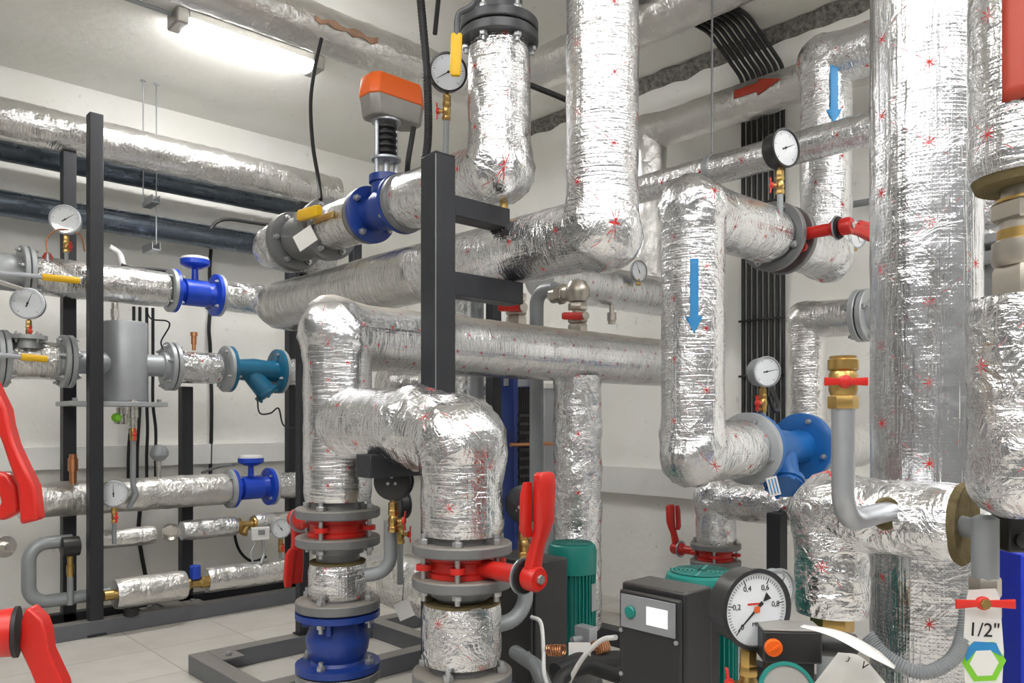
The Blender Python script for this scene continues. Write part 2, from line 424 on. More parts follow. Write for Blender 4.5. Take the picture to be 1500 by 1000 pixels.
def lever(parent, x0, ang, L=.215, mat='red', k=1.0, name='handle', trig=True):
    """red valve handle: hub on local x axis at x0, arm in the yz plane at angle ang (0 = +z)"""
    M = Matrix.Translation((x0, 0, 0)) @ Matrix.Rotation(-ang, 4, 'X')
    h = MB().lathe([(.017*k,-.02), (.026*k,-.012), (.027*k,.012), (.022*k,.02)], M @ Matrix.Rotation(PI/2, 4, 'Y'), 28)
    secs = []
    for l, w, t, xo, yo in ((.0,.020,.014,0,0), (.03,.017,.013,.002,.0), (.07,.015,.012,.010,.004), (.095,.018,.012,.018,.008), (.12,.023,.013,.024,.008), (.19,.025,.013,.030,.004), (L-.006,.024,.012,.031,.002), (L,.018,.008,.031,.002)):
        if l > L: continue
        secs.append([V(x, y, l*k) for x, y in sup(xo*k, yo*k, t*k, w*k)])
    h.loft(secs, M)
    o = part(name, h, mat, parent, 40)
    if trig:
        secs = [[V(x, y, l*k) for x, y in sup(xo*k, yo*k, t*k, w*k)] for l, w, t, xo, yo in ((.085,.012,.007,.0,-.012), (.10,.014,.008,.002,-.022), (.17,.013,.008,.008,-.026), (.195,.010,.006,.010,-.024))]
        part('trigger', MB().loft(secs, M), mat, o, 40)
    c = MB().hexn((0,0,0), .010*k, .02*k, .026*k, M @ Matrix.Rotation(PI/2, 4, 'Y')); part('hub_screw', c, 'bolt', o)
    return o
def butterfly(label, M, lever_ang=0, R=.11, k=1.0, fmat='flange', nb=4, ph=PI/4, L=.215, name='butterfly_valve', gap=.05, neck=.125, hub=.02, body='red', ri=.062, group=None):
    t = thing(name, label, 'valve', M, group)
    g = gap*k/2; th = .024*k
    flange(t, R, ri*k, g, g+th, fmat, hub*k); flange(t, R, ri*k, -g-th, -g, fmat, hub*k, True)
    b = MB().lathe([(.062*k,-g+.001), (.080*k,-g+.001), (.080*k,-g*.55), (.074*k,-g*.4), (.074*k,g*.4), (.080*k,g*.55), (.080*k,g-.001), (.062*k,g-.001)], n=56)
    for i in range(nb):
        a = ph+2*PI*i/nb
        e = Matrix.Rotation(a, 4, 'Z')
        b.grid([[V(x, y, z) for x, y in sup(.088*k, 0, .020*k, .017*k, 16, 1)] for z in (-.006*k, .006*k)], e)
    b.lathe([(.021*k, 0), (.019*k, .03*k), (.019*k, neck*k-.02), (.026*k, neck*k-.012), (.030*k, neck*k)], Matrix.Translation((.07*k, 0, 0)) @ Matrix.Rotation(PI/2, 4, 'Y'), 28)
    part('body', b, body, t)
    x = .07*k+neck*k
    part('notch_plate', MB().lathe([(.038*k, 0), (.038*k, .004)], Matrix.Translation((x,0,0)) @ Matrix.Rotation(PI/2, 4, 'Y'), 48), 'galv', t)
    part('gasket', MB().lathe([(.034*k, 0), (.034*k, .005)], Matrix.Translation((x+.005,0,0)) @ Matrix.Rotation(PI/2, 4, 'Y'), 40), 'rubber', t)
    lever(t, x+.028*k, lever_ang, L, k=k)
    bolts(t, R*.82, nb, -g-th, g+th, ph, .0115*k)
    return t
def tee_handle(parent, M, w=.03, mat='redwing', name='wing_handle'):
    m = MB().lathe([(.009,0),(.010,.003),(.010,.008),(.006,.011)], M, 16)
    for s_ in (-1, 1):
        m.loft([[V(s_*x, y, z) for y, z in sup(0, .006+x*.12, .0045+x*.06, .002, 10)] for x in (.006, w*.6, w)], M)
    return part(name, m, mat, parent, 40)
def gauge(label, P, face, R, stem=.05, cock=True, pipe=0, depth=None, black=True, needle=-2.3, nums=None, M=None, bottom=None, group=None, marks=40, back=False, wing=CAMR, casemat='case'):
    """face = direction the dial looks; stem runs straight down"""
    face = Vector(face).normalized(); M = frame(P, face, VZ.cross(face))        # x right?, y up, z out
    t = thing('pressure_gauge', label, 'gauge', M, group)
    d = depth or R*.75
    part('case', MB().lathe([(.001,-d), (R*.90,-d), (R*.97,-d*.93), (R*.97,-d*.2), (R*1.04,-d*.15), (R*1.04,0), (R*.94,.001), (R*.93,-.004), (.001,-.0045)], n=56), casemat, t)
    part('dial', MB().lathe([(.0005,-.0044), (R*.925,-.0044), (R*.925,-.0034), (.0005,-.0034)], n=48), 'dial', t)
    mk = MB()
    for i in range(marks+1):
        a = math.radians(225-270*i/marks); l = R*(.16 if i % max(1, marks//5) == 0 else .08)
        A = Matrix.Rotation(a, 4, 'Z'); mk.box((R*.86-l/2, 0, -.0031), (l, R*(.022 if i % max(1, marks//5) == 0 else .012), .0006), A)
    part('scale_marks', mk, 'ink', t)
    nd = MB().prism([(-R*.25,-R*.05), (-R*.25,R*.05), (0,R*.03), (R*.75,R*.008), (R*.75,-R*.008), (0,-R*.03)], -.0028, -.0020, Matrix.Rotation(needle, 4, 'Z'))
    nd.lathe([(R*.07,-.0026), (R*.07,-.001)], n=16)
    part('needle', nd, 'ink', t)
    part('glass', MB().lathe([(.0005,-.0012), (R*.935,-.0012), (R*.935,-.0004), (.0005,-.0004)], n=40), 'glass', t)
    if nums:
        for i, s_ in enumerate(nums):
            a = math.radians(225-270*i/(len(nums)-1))
            textmesh('numeral', s_, R*.20, 'ink', t, Matrix.Translation((R*.60*math.cos(a), R*.60*math.sin(a), -.0030)))
        part('hub_mark', MB().box((0,0,-.0012+.0002), (R*.16,R*.16,.0006)), 'orange', t)
        part('red_print', MB().box((-R*.05,R*.14,-.0031), (R*.42,R*.05,.0004)), 'redwing', t)
        part('needle_tail', MB().prism([(-R*.52,-R*.0),(-R*.30,R*.11),(-R*.30,-R*.11)][::-1], -.0028, -.0018, Matrix.Rotation(needle, 4, 'Z') @ Matrix.Translation((-R*.1,0,0)) @ Matrix.Rotation(PI,4,'Z') @ Matrix.Translation((R*.70,0,0))), 'ink', t)
        textmesh('unit_text', 'MPa', R*.15, 'ink', t, Matrix.Translation((0, -R*.38, -.0030)))
    if back:
        for x, y in ((0,.25),(-.2,-.1),(.2,-.1)):
            part('rear_screw', MB().lathe([(.004,-d-.003),(.004,-d+.001)], Matrix.Translation((R*x, R*y, 0)), 10), 'galv', t)
    up = Matrix.Translation((0, -R*.98, -d*.5)) @ Matrix.Rotation(PI/2, 4, 'X')       # z now runs down
    s1 = MB().lathe([(.0075,-.01), (.0075,stem*.5)], up, 16).hexn((0,0,0), .0125, stem*.12, stem*.5, up)
    part('stem', s1, 'brass', t)
    e = stem*.5
    if cock:
        c = MB().hexn((0,0,0), .0135, e, e+.014, up).lathe([(.010,e+.014), (.013,e+.022), (.013,e+.034), (.010,e+.042)], up, 18).hexn((0,0,0), .0135, e+.042, e+.056, up)
        wl = (M.inverted().to_3x3() @ Vector(wing)).normalized()
        base = up @ V(0,0,e+.028)
        Mw = frame(base, wl, V(0,1,0))
        c.lathe([(.006,0), (.006,.024)], Mw, 12)
        cb = part('cock', c, 'brass', t)
        w_ = tee_handle(cb, Mw @ Matrix.Translation((0,0,.022)), .024)
        e += .056
    if pipe:
        part('nipple', MB().lathe([(.0095,e-.002), (.0095,e+pipe)], up, 18), 'greypipe', t)
    return t
def flow_meter(label, P, ax, L, R, mat='cobalt', up=VZ, body=.6, head=True, fl='flange_light', group=None, nb=4, k=1.0):
    M = frame(P, ax, up); t = thing('flow_meter', label, 'meter', M, group)
    h = L/2
    for s_ in (-1, 1):
        A = Matrix.Translation((0,0,s_*h)) @ Matrix.Rotation(0 if s_ < 0 else PI, 4, 'X')
        part('flange', MB().lathe([(R*.5,0),(R,0),(R,.018),(R*.97,.02),(R*.55,.022)], A, 48), mat, t)
        part('counter_flange', MB().lathe([(R*.6,0),(R,0),(R,-.016),(R*.97,-.018),(R*.6,-.02)], A, 48), fl, t)
        bolts(t, R*.82, nb, -.018, .02, PI/4, .009*k, M=A)
    part('body', MB().lathe([(R*.55,-h+.02),(R*.48,-h*.55),(R*.62,-h*.5),(R*.62,h*.5),(R*.48,h*.55),(R*.55,h-.02)], n=36), mat, t)
    part('rating_plate', MB().box((R*.45, -R*.44, 0), (.002, R*.5, L*.3), Matrix.Rotation(-.0, 4, 'Z')), 'white', t)
    if head:
        part('neck', MB().lathe([(R*.16,R*.5),(R*.14,R*1.2)], Matrix.Rotation(PI/2, 4, 'Y'), 20), mat, t)
        hd = part('register_head', MB().lathe([(R*.3,R*1.15),(R*.62,R*1.3),(R*.66,R*1.34),(R*.66,R*1.55),(R*.55,R*1.6)], Matrix.Rotation(PI/2, 4, 'Y'), 36), mat, t)
        part('lid', MB().lathe([(R*.64,R*1.56),(R*.62,R*1.66),(R*.4,R*1.72)], Matrix.Rotation(PI/2, 4, 'Y'), 36), 'white', hd)
    return t
def strainer(label, P, ax, L, R, down, mat='blue2', fl='flange_light', side=1, lean=.65, nb=4, k=1.0, name='y_strainer', tag=None):
    """y strainer; leg points to down and leans along +axis*side"""
    M = frame(P, ax, down); t = thing(name, label, 'strainer', M)
    h = L/2
    for s_ in (-1, 1):
        A = Matrix.Translation((0,0,s_*h)) @ Matrix.Rotation(0 if s_ < 0 else PI, 4, 'X')
        part('flange', MB().lathe([(R*.45,0),(R,0),(R,.018),(R*.97,.02),(R*.5,.022)], A, 48), mat, t)
        part('counter_flange', MB().lathe([(R*.6,-.001),(R,-.001),(R,-.017),(R*.97,-.019),(R*.6,-.02)], A, 48), fl, t)
        bolts(t, R*.8, nb, -.018, .02, PI/4, .010*k, M=A)
    b = MB().lathe([(R*.5,-h+.02),(R*.46,-h*.5),(R*.52,0),(R*.46,h*.5),(R*.5,h-.02)], n=36)
    part('body', b, mat, t)
    d = V(1, 0, lean*side).normalized()
    Lm = frame(V(0,0,-side*R*.25), d)
    part('leg', MB().lathe([(R*.40,0),(R*.42,R*.8),(R*.43,R*1.15),(R*.56,R*1.17),(R*.56,R*1.32)], Lm, 32), mat, t)
    c = MB().lathe([(R*.5,R*1.32),(R*.5,R*1.42),(R*.2,R*1.45)], Lm, 32)
    for i in range(6):
        a = i*PI/3; c.hexn((R*.47*math.cos(a), R*.47*math.sin(a), 0), .008*k, R*1.40, R*1.49, Lm)
    part('leg_cap', c, mat, t)
    return t
def grip_lever(parent, A, B, up=VZ, w=.014, gripf=.45, mat='galv', gm='yellow', Mi=None, th=.006):
    """flat steel lever from A to B with coloured grip over the last part (world points)"""
    d = (B-A); L = d.length; Fm = frame(A, d, up)
    if Mi is not None: Fm = Mi @ Fm
    a = MB().loft([[V(x,y,z) for x, y in sup(0,0,w*q,th,12,.5)] for z, q in ((0,.9),(L*.6,.8),(L*(1-gripf)+.01,.8))], Fm)
    h = part('lever', a, mat, parent)
    g = MB().loft([[V(x,y,z) for x, y in sup(0,0,w*q,th*1.8*q,12,.6)] for z, q in ((L*(1-gripf),1.05),(L*(1-gripf)+.006,1.2),(L-.006,1.2),(L,.9))], Fm)
    part('grip', g, gm, h, label='yellow plastic grip' if gm == 'yellow' else None)
    return h
def decal(parent, P, axis, nrm, R, rows, mat, name='arrow_sticker', off=.0045, nl=10, label=None):
    """sticker hugging a pipe: P on the axis, rows of (length, left, right) in metres"""
    axis = Vector(axis).normalized(); nrm = (Vector(nrm)-axis*Vector(nrm).dot(axis)).normalized(); sd = axis.cross(nrm)
    m = MB(); g = []
    for l, a, b in rows:
        r = []
        for k in range(nl+1):
            w = (a+(b-a)*k/nl)/R; r.append(P+axis*l+(nrm*math.cos(w)+sd*math.sin(w))*(R+off))
        g.append(r)
    m.grid(g, close=False)
    Mi = wm(parent).inverted()
    m.v = [Mi @ p for p in m.v]
    o = part(name, m, mat, parent, 60, label=label)
    so = o.modifiers.new('Solidify', 'SOLIDIFY'); so.thickness = .0008
    return o
def arrow_rows(L, w, hl, hw):
    n = 12; r = [(L*0+(L-hl)*i/n, -w/2, w/2) for i in range(n+1)]
    return r+[(L-hl+.0005+hl*i/8, -hw/2*(1-i/8)-.0002, hw/2*(1-i/8)+.0002) for i in range(9)]
# ================================================================== camera
cam = bpy.data.cameras.new('Camera'); co = bpy.data.objects.new('Camera', cam); COL.objects.link(co)
co.location = (0, 0, EYE); co.rotation_euler = (PI/2, 0, -math.atan2(cA, sA))
cam.sensor_width = 36; cam.lens = 36*F/1500; cam.shift_y = (HZ-500)/1500; cam.clip_start = .05
S.camera = co
S.view_settings.view_transform = 'Standard'; S.view_settings.look = 'None'; S.view_settings.gamma = 1; S.view_settings.use_curve_mapping = False
S.view_settings.exposure = 1.57
w = bpy.data.worlds.new('World'); S.world = w; w.use_nodes = True
w.node_tree.nodes['Background'].inputs[0].default_value = (1,1,1,1); w.node_tree.nodes['Background'].inputs[1].default_value = .3
# ================================================================== the room
x0, y0 = -2.6, -2.4
struct('floor', MB().box(((x0+XW)/2, (y0+YW)/2, -.05), (XW-x0, YW-y0, .1)), 'tiles')
struct('ceiling', MB().box(((x0+XW)/2, (y0+YW)/2, ZC+.05), (XW-x0, YW-y0, .1)), 'ceiling')
struct('wall_left', MB().box(((x0+XW)/2, YW+.05, ZC/2), (XW-x0+.2, .1, ZC+.2)), 'plaster')
struct('wall_right', MB().box((XW+.05, (y0+YW)/2, ZC/2), (.1, YW-y0, ZC+.2)), 'plaster')
struct('wall_front', MB().box(((x0+XW)/2, y0-.05, ZC/2), (XW-x0+.2, .1, ZC+.2)), 'plaster_grey')
struct('wall_back', MB().box((x0-.05, (y0+YW)/2, ZC/2), (.1, YW-y0, ZC+.2)), 'plaster_grey')
# rough concrete strip along the joint of ceiling and right wall
mb = MB(); rows = []
for i in range(261):
    y = y0+(YW-y0)*i/260*.9; r = []
    for k, (dx, dz) in enumerate(((0,-.075),(.02,-.05),(.035,-.02),(.03,-.002),(.0,.0))):
        n = noise.noise(V(y*9, k*3, 1))*.018
        r.append(V(XW-dx-n*(k in (1,2,3)), y, ZC+dz+n))
    rows.append(r)
mb.grid(rows, close=False); struct('trim_1', mb, 'concrete')
# plastic trunking along both walls
zt = .80
struct('trim_2', MB().box(((x0+XW)/2, YW-.03, .80), (XW-x0, .06, .125)), 'wall_trunk', bevel=.003)
struct('trim_3', MB().box((XW-.03, (y0+YW)/2, .675), (.06, YW-y0-.06, .15)), 'wall_trunk', bevel=.003)
# ------------------------------------------------------------------ lights: one visible ceiling strip fitting, the others added out of view
def strip_light(label, c, d, L=1.2, w=.11, group=None, dm='lamp'):
    M = frame(c, V(0,0,-1), d)
    t = thing('strip_light', label, 'ceiling light', M, group)
    part('tray', MB().box((0,0,.018), (L, w, .036)), 'grime', t, bevel=.004)
    for s_ in (-1, 1): part('end_cap', MB().box((s_*(L/2+.028),0,.036), (.056, w*1.05, .072)), 'grime', t, bevel=.008)
    part('diffuser', MB().loft([[V(x, y, z+.05) for y, z in sup(0, 0, w*.46, .026, 20, .8)] for x in (-L/2, L/2)]), dm, t)
    return t
ZL = ZC-.001
def onceil(px, py): f = (ZC-EYE-.03)*F/(HZ-py); q = W(px, py, f); q.z = ZL; return q
a = onceil(270, 30); b = onX(a, 452); b.z = ZL
strip_light('lit strip light at the top left of the ceiling with a grey end cap', a.lerp(b, .5), VX, (b-a).length, .125, dm='lamp_near')
rpipe('conduit', 'thin grey conduit on the ceiling leading to the strip light', [a-VX*.06+V(0,0,-.02), a-VX*1.2+V(0,0,-.02)], .010, 'greypipe', 'conduit')
for i, (x, y) in enumerate(((-.6, 1.6), (.3, .1), (-1.4, -.8), (.4, -1.6), (2.0, -1.3), (2.2, -.2), (-1.9,.6))):  # unseen lamps, added to brighten the room and be mirrored in the foil
    strip_light('lit strip light on the ceiling behind the camera', V(x, y, ZL), VX if i % 2 else VY, 1.3, .14, 'ceiling strip lights behind the camera')
# ================================================================== left wall pipework
YR = 4.17
def L_(px, py, Y=YR): return atY(px, py, Y)
def run(px0, px1, ref, Y=YR): P = L_(*ref, Y); return onX(P, px0), onX(P, px1)
# --- posts of the pipe rack
def box_post(label, x, y, z0, z1, w=.06, mat='post', group=None, cap=True, rot=0):
    M = Matrix.Translation((x, y, z0)) @ Matrix.Rotation(rot, 4, 'Z'); h = z1-z0
    t = thing('steel_post', label, 'post', M, group)
    part('tube', MB().box((0,0,h/2), (w, w, h)), mat, t, bevel=.003)
    if cap: part('cap', MB().box((0,0,h+.0015), (w*.96, w*.96, .003)), mat, t)
    part('base_plate', MB().box((0,0,.003), (w*1.35, w*1.35, .006)), mat, t)
    return t
A = atY(139, 500, 4.02); B = atY(100, 500, 4.33)
box_post('tallest charcoal square post, standing in front of the left pipes', A.x, A.y, .006, 2.43)
box_post('charcoal square post behind the left pipes, beside the tall front post', B.x, B.y, .006, 2.325)
C1 = atY(272, 600, 4.33); box_post('short charcoal post holding up the strainer pipe', C1.x, C1.y, .006, 1.185)
D1 = atY(427, 500, 4.33); box_post('charcoal post behind the left pipes near the room corner, one of two side by side', D1.x, D1.y, .006, 2.23)
E1 = atY(443, 500, 3.13); box_post('charcoal post standing on the pump frame left of the back valve column', E1.x, E1.y, .075, 1.95, .045)
G1 = atY(504, 270, 4.33); box_post('charcoal post with its top showing before the upper wrapped pipe', G1.x, 4.2, .006, 2.26)
# --- upper pipes on the left wall
P1 = atY(240, 227, 4.33); r1 = .098
ipipe('largest foil pipe high along the left wall, dusty top, ends by the corner', [onX(P1,-120), onX(P1, 492)], r1, 'foil_plain', seed=1, lump=.004)
for lab, ref, Y, r in (('upper black steel pipe under the big foil pipe', (200, 256), 4.62, .066), ('lower black steel pipe along the left wall', (200, 329), 4.66, .068)):
    P = atY(*ref, Y); rpipe('steel_pipe', lab, [onX(P,-120), onX(P, 470)], r, 'blackpipe', n=40)
# hanger rods with channel
P = atY(229, 300, 4.55)
t = thing('pipe_hanger', 'thin threaded rods holding small steel channels behind the left pipes', 'hanger', P)
for dx, zz in ((0, ZC-P.z), (-.07, ZC-P.z)):
    part('rod', MB().lathe([(.004, 0 if dx else -.22), (.004, zz)], Matrix.Translation((dx,0,0)), 8), 'galv', t)
    part('washer', MB().lathe([(.016, zz-.004), (.016, zz-.001)], Matrix.Translation((dx,0,0)), 16), 'galv', t)
for dz in (0, -.26):
    part('channel', MB().box((-.02, .02, dz), (.045, .16, .006)).box((-.04,.02,dz+.02), (.004,.16,.04)).box((.0,.02,dz+.02), (.004,.16,.04)), 'galv', t)
# --- row 1
P4 = L_(240, 424); rI = .09
q = lambda px, P=P4: onX(P, px)
ipipe('foil pipe of the upper left row between the lever valve and the blue meter', [q(50), q(243)], rI, 'foil_plain', seed=2, lump=.003)
ipipe('short crumpled foil pipe right of the upper blue meter', [q(326), q(395)+VX*.2], rI*.9, 'foil_crumpled', seed=3, lump=.004)
flow_meter('cobalt blue flow meter on the upper left pipe row', (q(252)+q(318))/2, VX, (q(318)-q(252)).length, .112, 'cobalt')
def lever_valve(label, Pv, R, A_, B_, tagp=None, r=.07, nb=6, Ld=.05, up=VZ):
    t = thing('ball_valve', label, 'valve', frame(Pv, VX, VZ))
    flange(t, R, r, 0, .022, 'flange_light', .0); flange(t, R, r, -.026, -.004, 'flange_light', .0, True)
    part('body', MB().lathe([(r*1.1,-.026),(r*1.2,-.05),(r*1.2,-.16),(r,-.2)], n=36), 'flange_light', t)
    part('stem', MB().lathe([(.014,0),(.014,.11)], Matrix.Translation((0,0,-.08)) @ Matrix.Rotation(PI/2,4,'X'), 16), 'galv', t)
    bolts(t, R*.84, nb, -.026, .022, .3, .011)
    Mi = wm(t).inverted(); grip_lever(t, A_, B_, VZ, .013, Mi=Mi)
    if tagp is not None:
        part('tag', MB().box((0,0,0), (.10, .003, .085), Mi @ frame(tagp, VZ, VX) @ Matrix.Rotation(.25,4,'Y') @ Matrix.Rotation(PI/2,4,'X')), 'paper', t, label='white card tag')
    return t
lever_valve('flanged valve on the upper left pipe with a yellow gripped lever and white card tag', q(38), .13, L_(-12, 398, 4.0), L_(117, 411, 4.0), L_(15, 418, 3.98))
gauge('small round gauge on a copper looped stem at upper left before the posts', L_(95, 321, 4.10), -VY-VX*.5, .066, .06, True, .10, group=None, casemat='galv', wing=V(0.5,-1,0), needle=.6)
cable('capillary_tube', 'thin copper capillary loop around the upper left gauge stem', [L_(70, 372, 4.1), L_(68, 352, 4.1), L_(82, 337, 4.1), L_(100, 337, 4.1), L_(118, 345, 4.12), L_(124, 368, 4.15)], .0035, 'copper', 'tube')
t = thing('needle_valve', 'tiny valve with a red hexagonal wheel on the upper left pipe', 'valve', L_(70, 376, 4.12))
part('body', MB().lathe([(.012,-.06),(.012,.0),(.008,.02)], n=14), 'galv', t); part('wheel', MB().hexn((0,0,0), .022, -.012, .004, Matrix.Rotation(PI/2,4,'X')), 'red', t)
# --- row 2
P5 = L_(240, 536); q = lambda px, P=P5: onX(P, px)
lever_valve('flanged valve on the second left pipe with a long yellow gripped lever', q(2), .13, L_(-20, 518, 4.0), L_(70, 526, 4.0))
ipipe('short foil pipe of the second left row beside the frame edge', [q(10), q(84)], rI, 'foil_plain', seed=4, lump=.003)
def flange_pair(label, P, R, r, ax=VX, mat='flange_light', nb=6, gap=.006, th=.022, ph=.3):
    t = thing('flange_joint', label, 'flange', frame(P, ax, VZ))
    flange(t, R, r, gap/2, gap/2+th, mat, .02); flange(t, R, r, -gap/2-th, -gap/2, mat, .02, True)
    part('gasket', MB().lathe([(r, -gap/2), (R*.8, -gap/2), (R*.8, gap/2), (r, gap/2)], n=40), 'rubber', t)
    bolts(t, R*.84, nb, -gap/2-th, gap/2+th, ph, .011)
    return t
flange_pair('pair of bolted grey flanges left of the separator tank', q(97), .125, .065)
flange_pair('pair of bolted grey flanges right of the separator tank', q(250), .125, .065)
rpipe('steel_pipe', 'bare grey pipe entering the separator tank from the left', [q(103), q(165)], .055, 'tank', n=36)
rpipe('steel_pipe', 'bare grey pipe leaving the separator tank to the right', [q(205), q(244)], .055, 'tank', n=36)
Tk = onX(P5, 184); tz0 = onZ(Tk, 588).z; tz1 = onZ(Tk, 472).z
t = thing('separator_tank', 'grey upright cylinder tank behind the tall charcoal post', 'tank', V(Tk.x, Tk.y, tz0))
H_ = tz1-tz0
part('shell', MB().lathe([(.098,0),(.100,.006),(.100,H_-.006),(.097,H_),(.02,H_+.004)], n=56), 'tank', t)
part('base_plate', MB().box((-.06,0,-.014), (.44,.26,.022)), 'flange_light', t, bevel=.002)
part('drain', MB().lathe([(.022,-.03),(.022,-.06),(.03,-.062),(.03,-.11),(.02,-.112)], Matrix.Translation((-.03,-.03,0)), 20), 'chrome', t)
part('drain_knob', MB().lathe([(.002,0),(.022,.004),(.022,.02),(.012,.03)], Matrix.Translation((-.06,-.05,-.08)) @ Matrix.Rotation(PI/2,4,'X'), 20), 'label_green', t, label='green knob')
part('top_nipple', MB().lathe([(.016,H_),(.016,H_+.09)], Matrix.Translation((-.05,0,0)), 16).lathe([(.02,H_+.02),(.02,H_+.06)], Matrix.Translation((-.05,0,0)), 6), 'chrome', t)
for sx in (-1,1): part('bolt', MB().hexn((-.06+sx*.19,-.09,0), .012, -.003, .012), 'bolt', t)
ipipe('short foil pipe with peeling tape between separator flanges and teal strainer', [q(259), q(320)], rI*.93, 'foil_crumpled', seed=5, lump=.003)
strainer('petrol blue strainer with slanted leg on the second left pipe', (q(333)+q(408))/2, VX, (q(408)-q(333)).length, .125, V(.0,-.35,-1), 'petrol', side=1)
ipipe('short foil stub entering behind the posts right of the petrol blue strainer', [q(417), q(447)], rI*.85, 'foil_crumpled', seed=6)
gauge('round gauge above the second left pipe with copper stem and disc flange', L_(40, 444, 4.06), -VY-VX*.45, .068, .06, True, .06, casemat='galv', wing=V(0,-1,0), needle=1.2)
t = thing('blind_flange', 'small horizontal grey flange below the second row gauge', 'flange', L_(42, 494, 4.10))
part('disc', MB().lathe([(.075,-.01),(.075,.008),(.03,.01)], n=36), 'flange_light', t)
part('neck', MB().lathe([(.045,-.05),(.045,-.01)], n=24), 'flange_light', t)
bolts(t, .058, 4, -.01, .008, .4, .008)
t = thing('air_vent', 'tiny brass vent cock on top of the second pipe row by the strainer', 'valve', onX(P5, 284)+V(0,0,.09))
part('body', MB().lathe([(.010,0),(.010,.03),(.014,.031),(.014,.075),(.018,.076),(.018,.095)], n=14), 'copper', t)
# --- row 3
P6 = L_(230, 722); q = lambda px, P=P6: onX(P, px)
ipipe('long foil pipe of the third left row, level with the hanging red lever', [q(28), q(332)], .083, 'foil_old', seed=7, lump=.004)
flow_meter('dark cobalt flow meter with round white lid on the third left pipe row', (q(338)+q(396))/2, VX, (q(396)-q(338)).length, .105, 'cobalt', k=.9)
ipipe('short foil pipe right of the lower cobalt flow meter', [q(402), q(452)], .075, 'foil_crumpled', seed=8)
gauge('white faced gauge against the third left pipe beside the tall charcoal post', L_(166, 723, 4.03), -VY-VX*.5, .062, .05, True, .10, casemat='galv', wing=V(0,-1,0), needle=1.6)
for nm, px, py, h in (('vertical steel pipe with a red cock right of the separator tank', 195, 645, .26),):
    Pq = L_(px, py, 4.07)
    t = thing('drain_pipe', nm, 'pipe', Pq)
    part('hose', MB().tube([(0,0,0), (0,0,-.22), (.015,0,-.26), (-.02,0,-.33)], .013, .03, 14), 'greypipe', t)
    cb = part('cock', MB().lathe([(.016,0),(.016,.02),(.013,.021),(.018,.04),(.013,.06)], n=14), 'brass', t); tee_handle(cb, frame(V(0,-.016,.03), V(0,-1,0)), .03)
    part('upper_fitting', MB().lathe([(.019,.06),(.019,.11),(.024,.112),(.024,.15),(.020,.152),(.020,.20)], n=18), 'chrome', t)
for i, px in enumerate((196, 205, 215, 224)):
    P = L_(px, 590, 4.75); Pb = L_(px-8+i*4, 668, 4.75)
    cable('cable', 'black cable of the group hanging below the separator tank', [P+V(0,0,.55), P+V(0,0,.2), P+V(.0,0,0), P.lerp(Pb,.5)+V(.004*(i-1),0,0), Pb, Pb-V(0,0,.25)], .009, group='black cables below the separator tank')
t = thing('level_sensor', 'dark bulb shaped sensor on a short grey neck above the third pipe row', 'sensor', L_(233, 664, 4.15))
part('bulb', MB().lathe([(.002,.045),(.03,.04),(.045,.01),(.045,-.01),(.03,-.03),(.014,-.04)], n=24), 'greypipe', t); part('neck', MB().lathe([(.014,-.04),(.012,-.13),(.018,-.131),(.018,-.15)], n=16), 'chrome', t)
t = thing('vent_cock', 'small copper cock on the third pipe row left of the charcoal post', 'valve', L_(107, 690, 4.10))
part('body', MB().lathe([(.016,-.06),(.016,0),(.022,.001),(.022,.06),(.017,.062),(.017,.08)], n=16), 'copper', t)
# --- row 4
P7 = L_(190, 786, 4.1); q = lambda px, P=P7: onX(P, px)
ipipe('slim foil pipe below the third row gauge', [q(128), q(226)], .046, 'foil_old', seed=9)
P7b = L_(300, 774, 4.14); q = lambda px, P=P7b: onX(P, px)
ipipe('slim foil pipe between the round sensor and the brass strainer', [q(266), q(345)], .052, 'foil_crumpled', seed=10, lump=.002)
strainer('small brass strainer on the slim fourth left row', (q(346)+q(374))/2, VX, (q(374)-q(346)).length, .042, V(0,-.3,-1), 'brass', 'brass', side=-1, nb=0, k=.4)
ipipe('slim foil pipe behind the small white thermostat box', [q(372), q(440)], .056, 'foil_old', seed=11)
t = thing('round_sensor', 'small silver bowl shaped sensor between the slim foil pipes', 'sensor', frame(L_(250, 776, 4.05), V(-.3,-1,-.5), VZ))
part('bowl', MB().lathe([(.002,-.02),(.03,-.015),(.042,.005),(.045,.03),(.04,.032),(.036,.01)], n=30), 'chrome', t)
# grey looped pipe at far left
P = L_(88, 793, 4.08)
pts = [onX(P, 105), onX(P, 42), L_(42, 884, 4.08), onX(L_(42, 884, 4.08), 160)]
rpipe('looped_pipe', 'bent grey steel pipe looping down at far left above the floor', pts, .030, 'greypipe', rad=.075, n=28)
t = thing('actuator_valve', 'dark zone valve on the looped grey pipe with a brass cock below', 'valve', L_(103, 800, 4.05))
part('head', MB().lathe([(.03,-.04),(.045,-.035),(.045,.035),(.03,.04)], Matrix.Rotation(PI/2,4,'Y'), 28), 'black', t)
part('lower_cock', MB().lathe([(.014,-.14),(.017,-.12),(.017,-.09),(.013,-.085),(.013,-.045)], n=14), 'brass', t)
part('drop', MB().lathe([(.014,-.27),(.014,-.14)], n=16), 'greypipe', t)
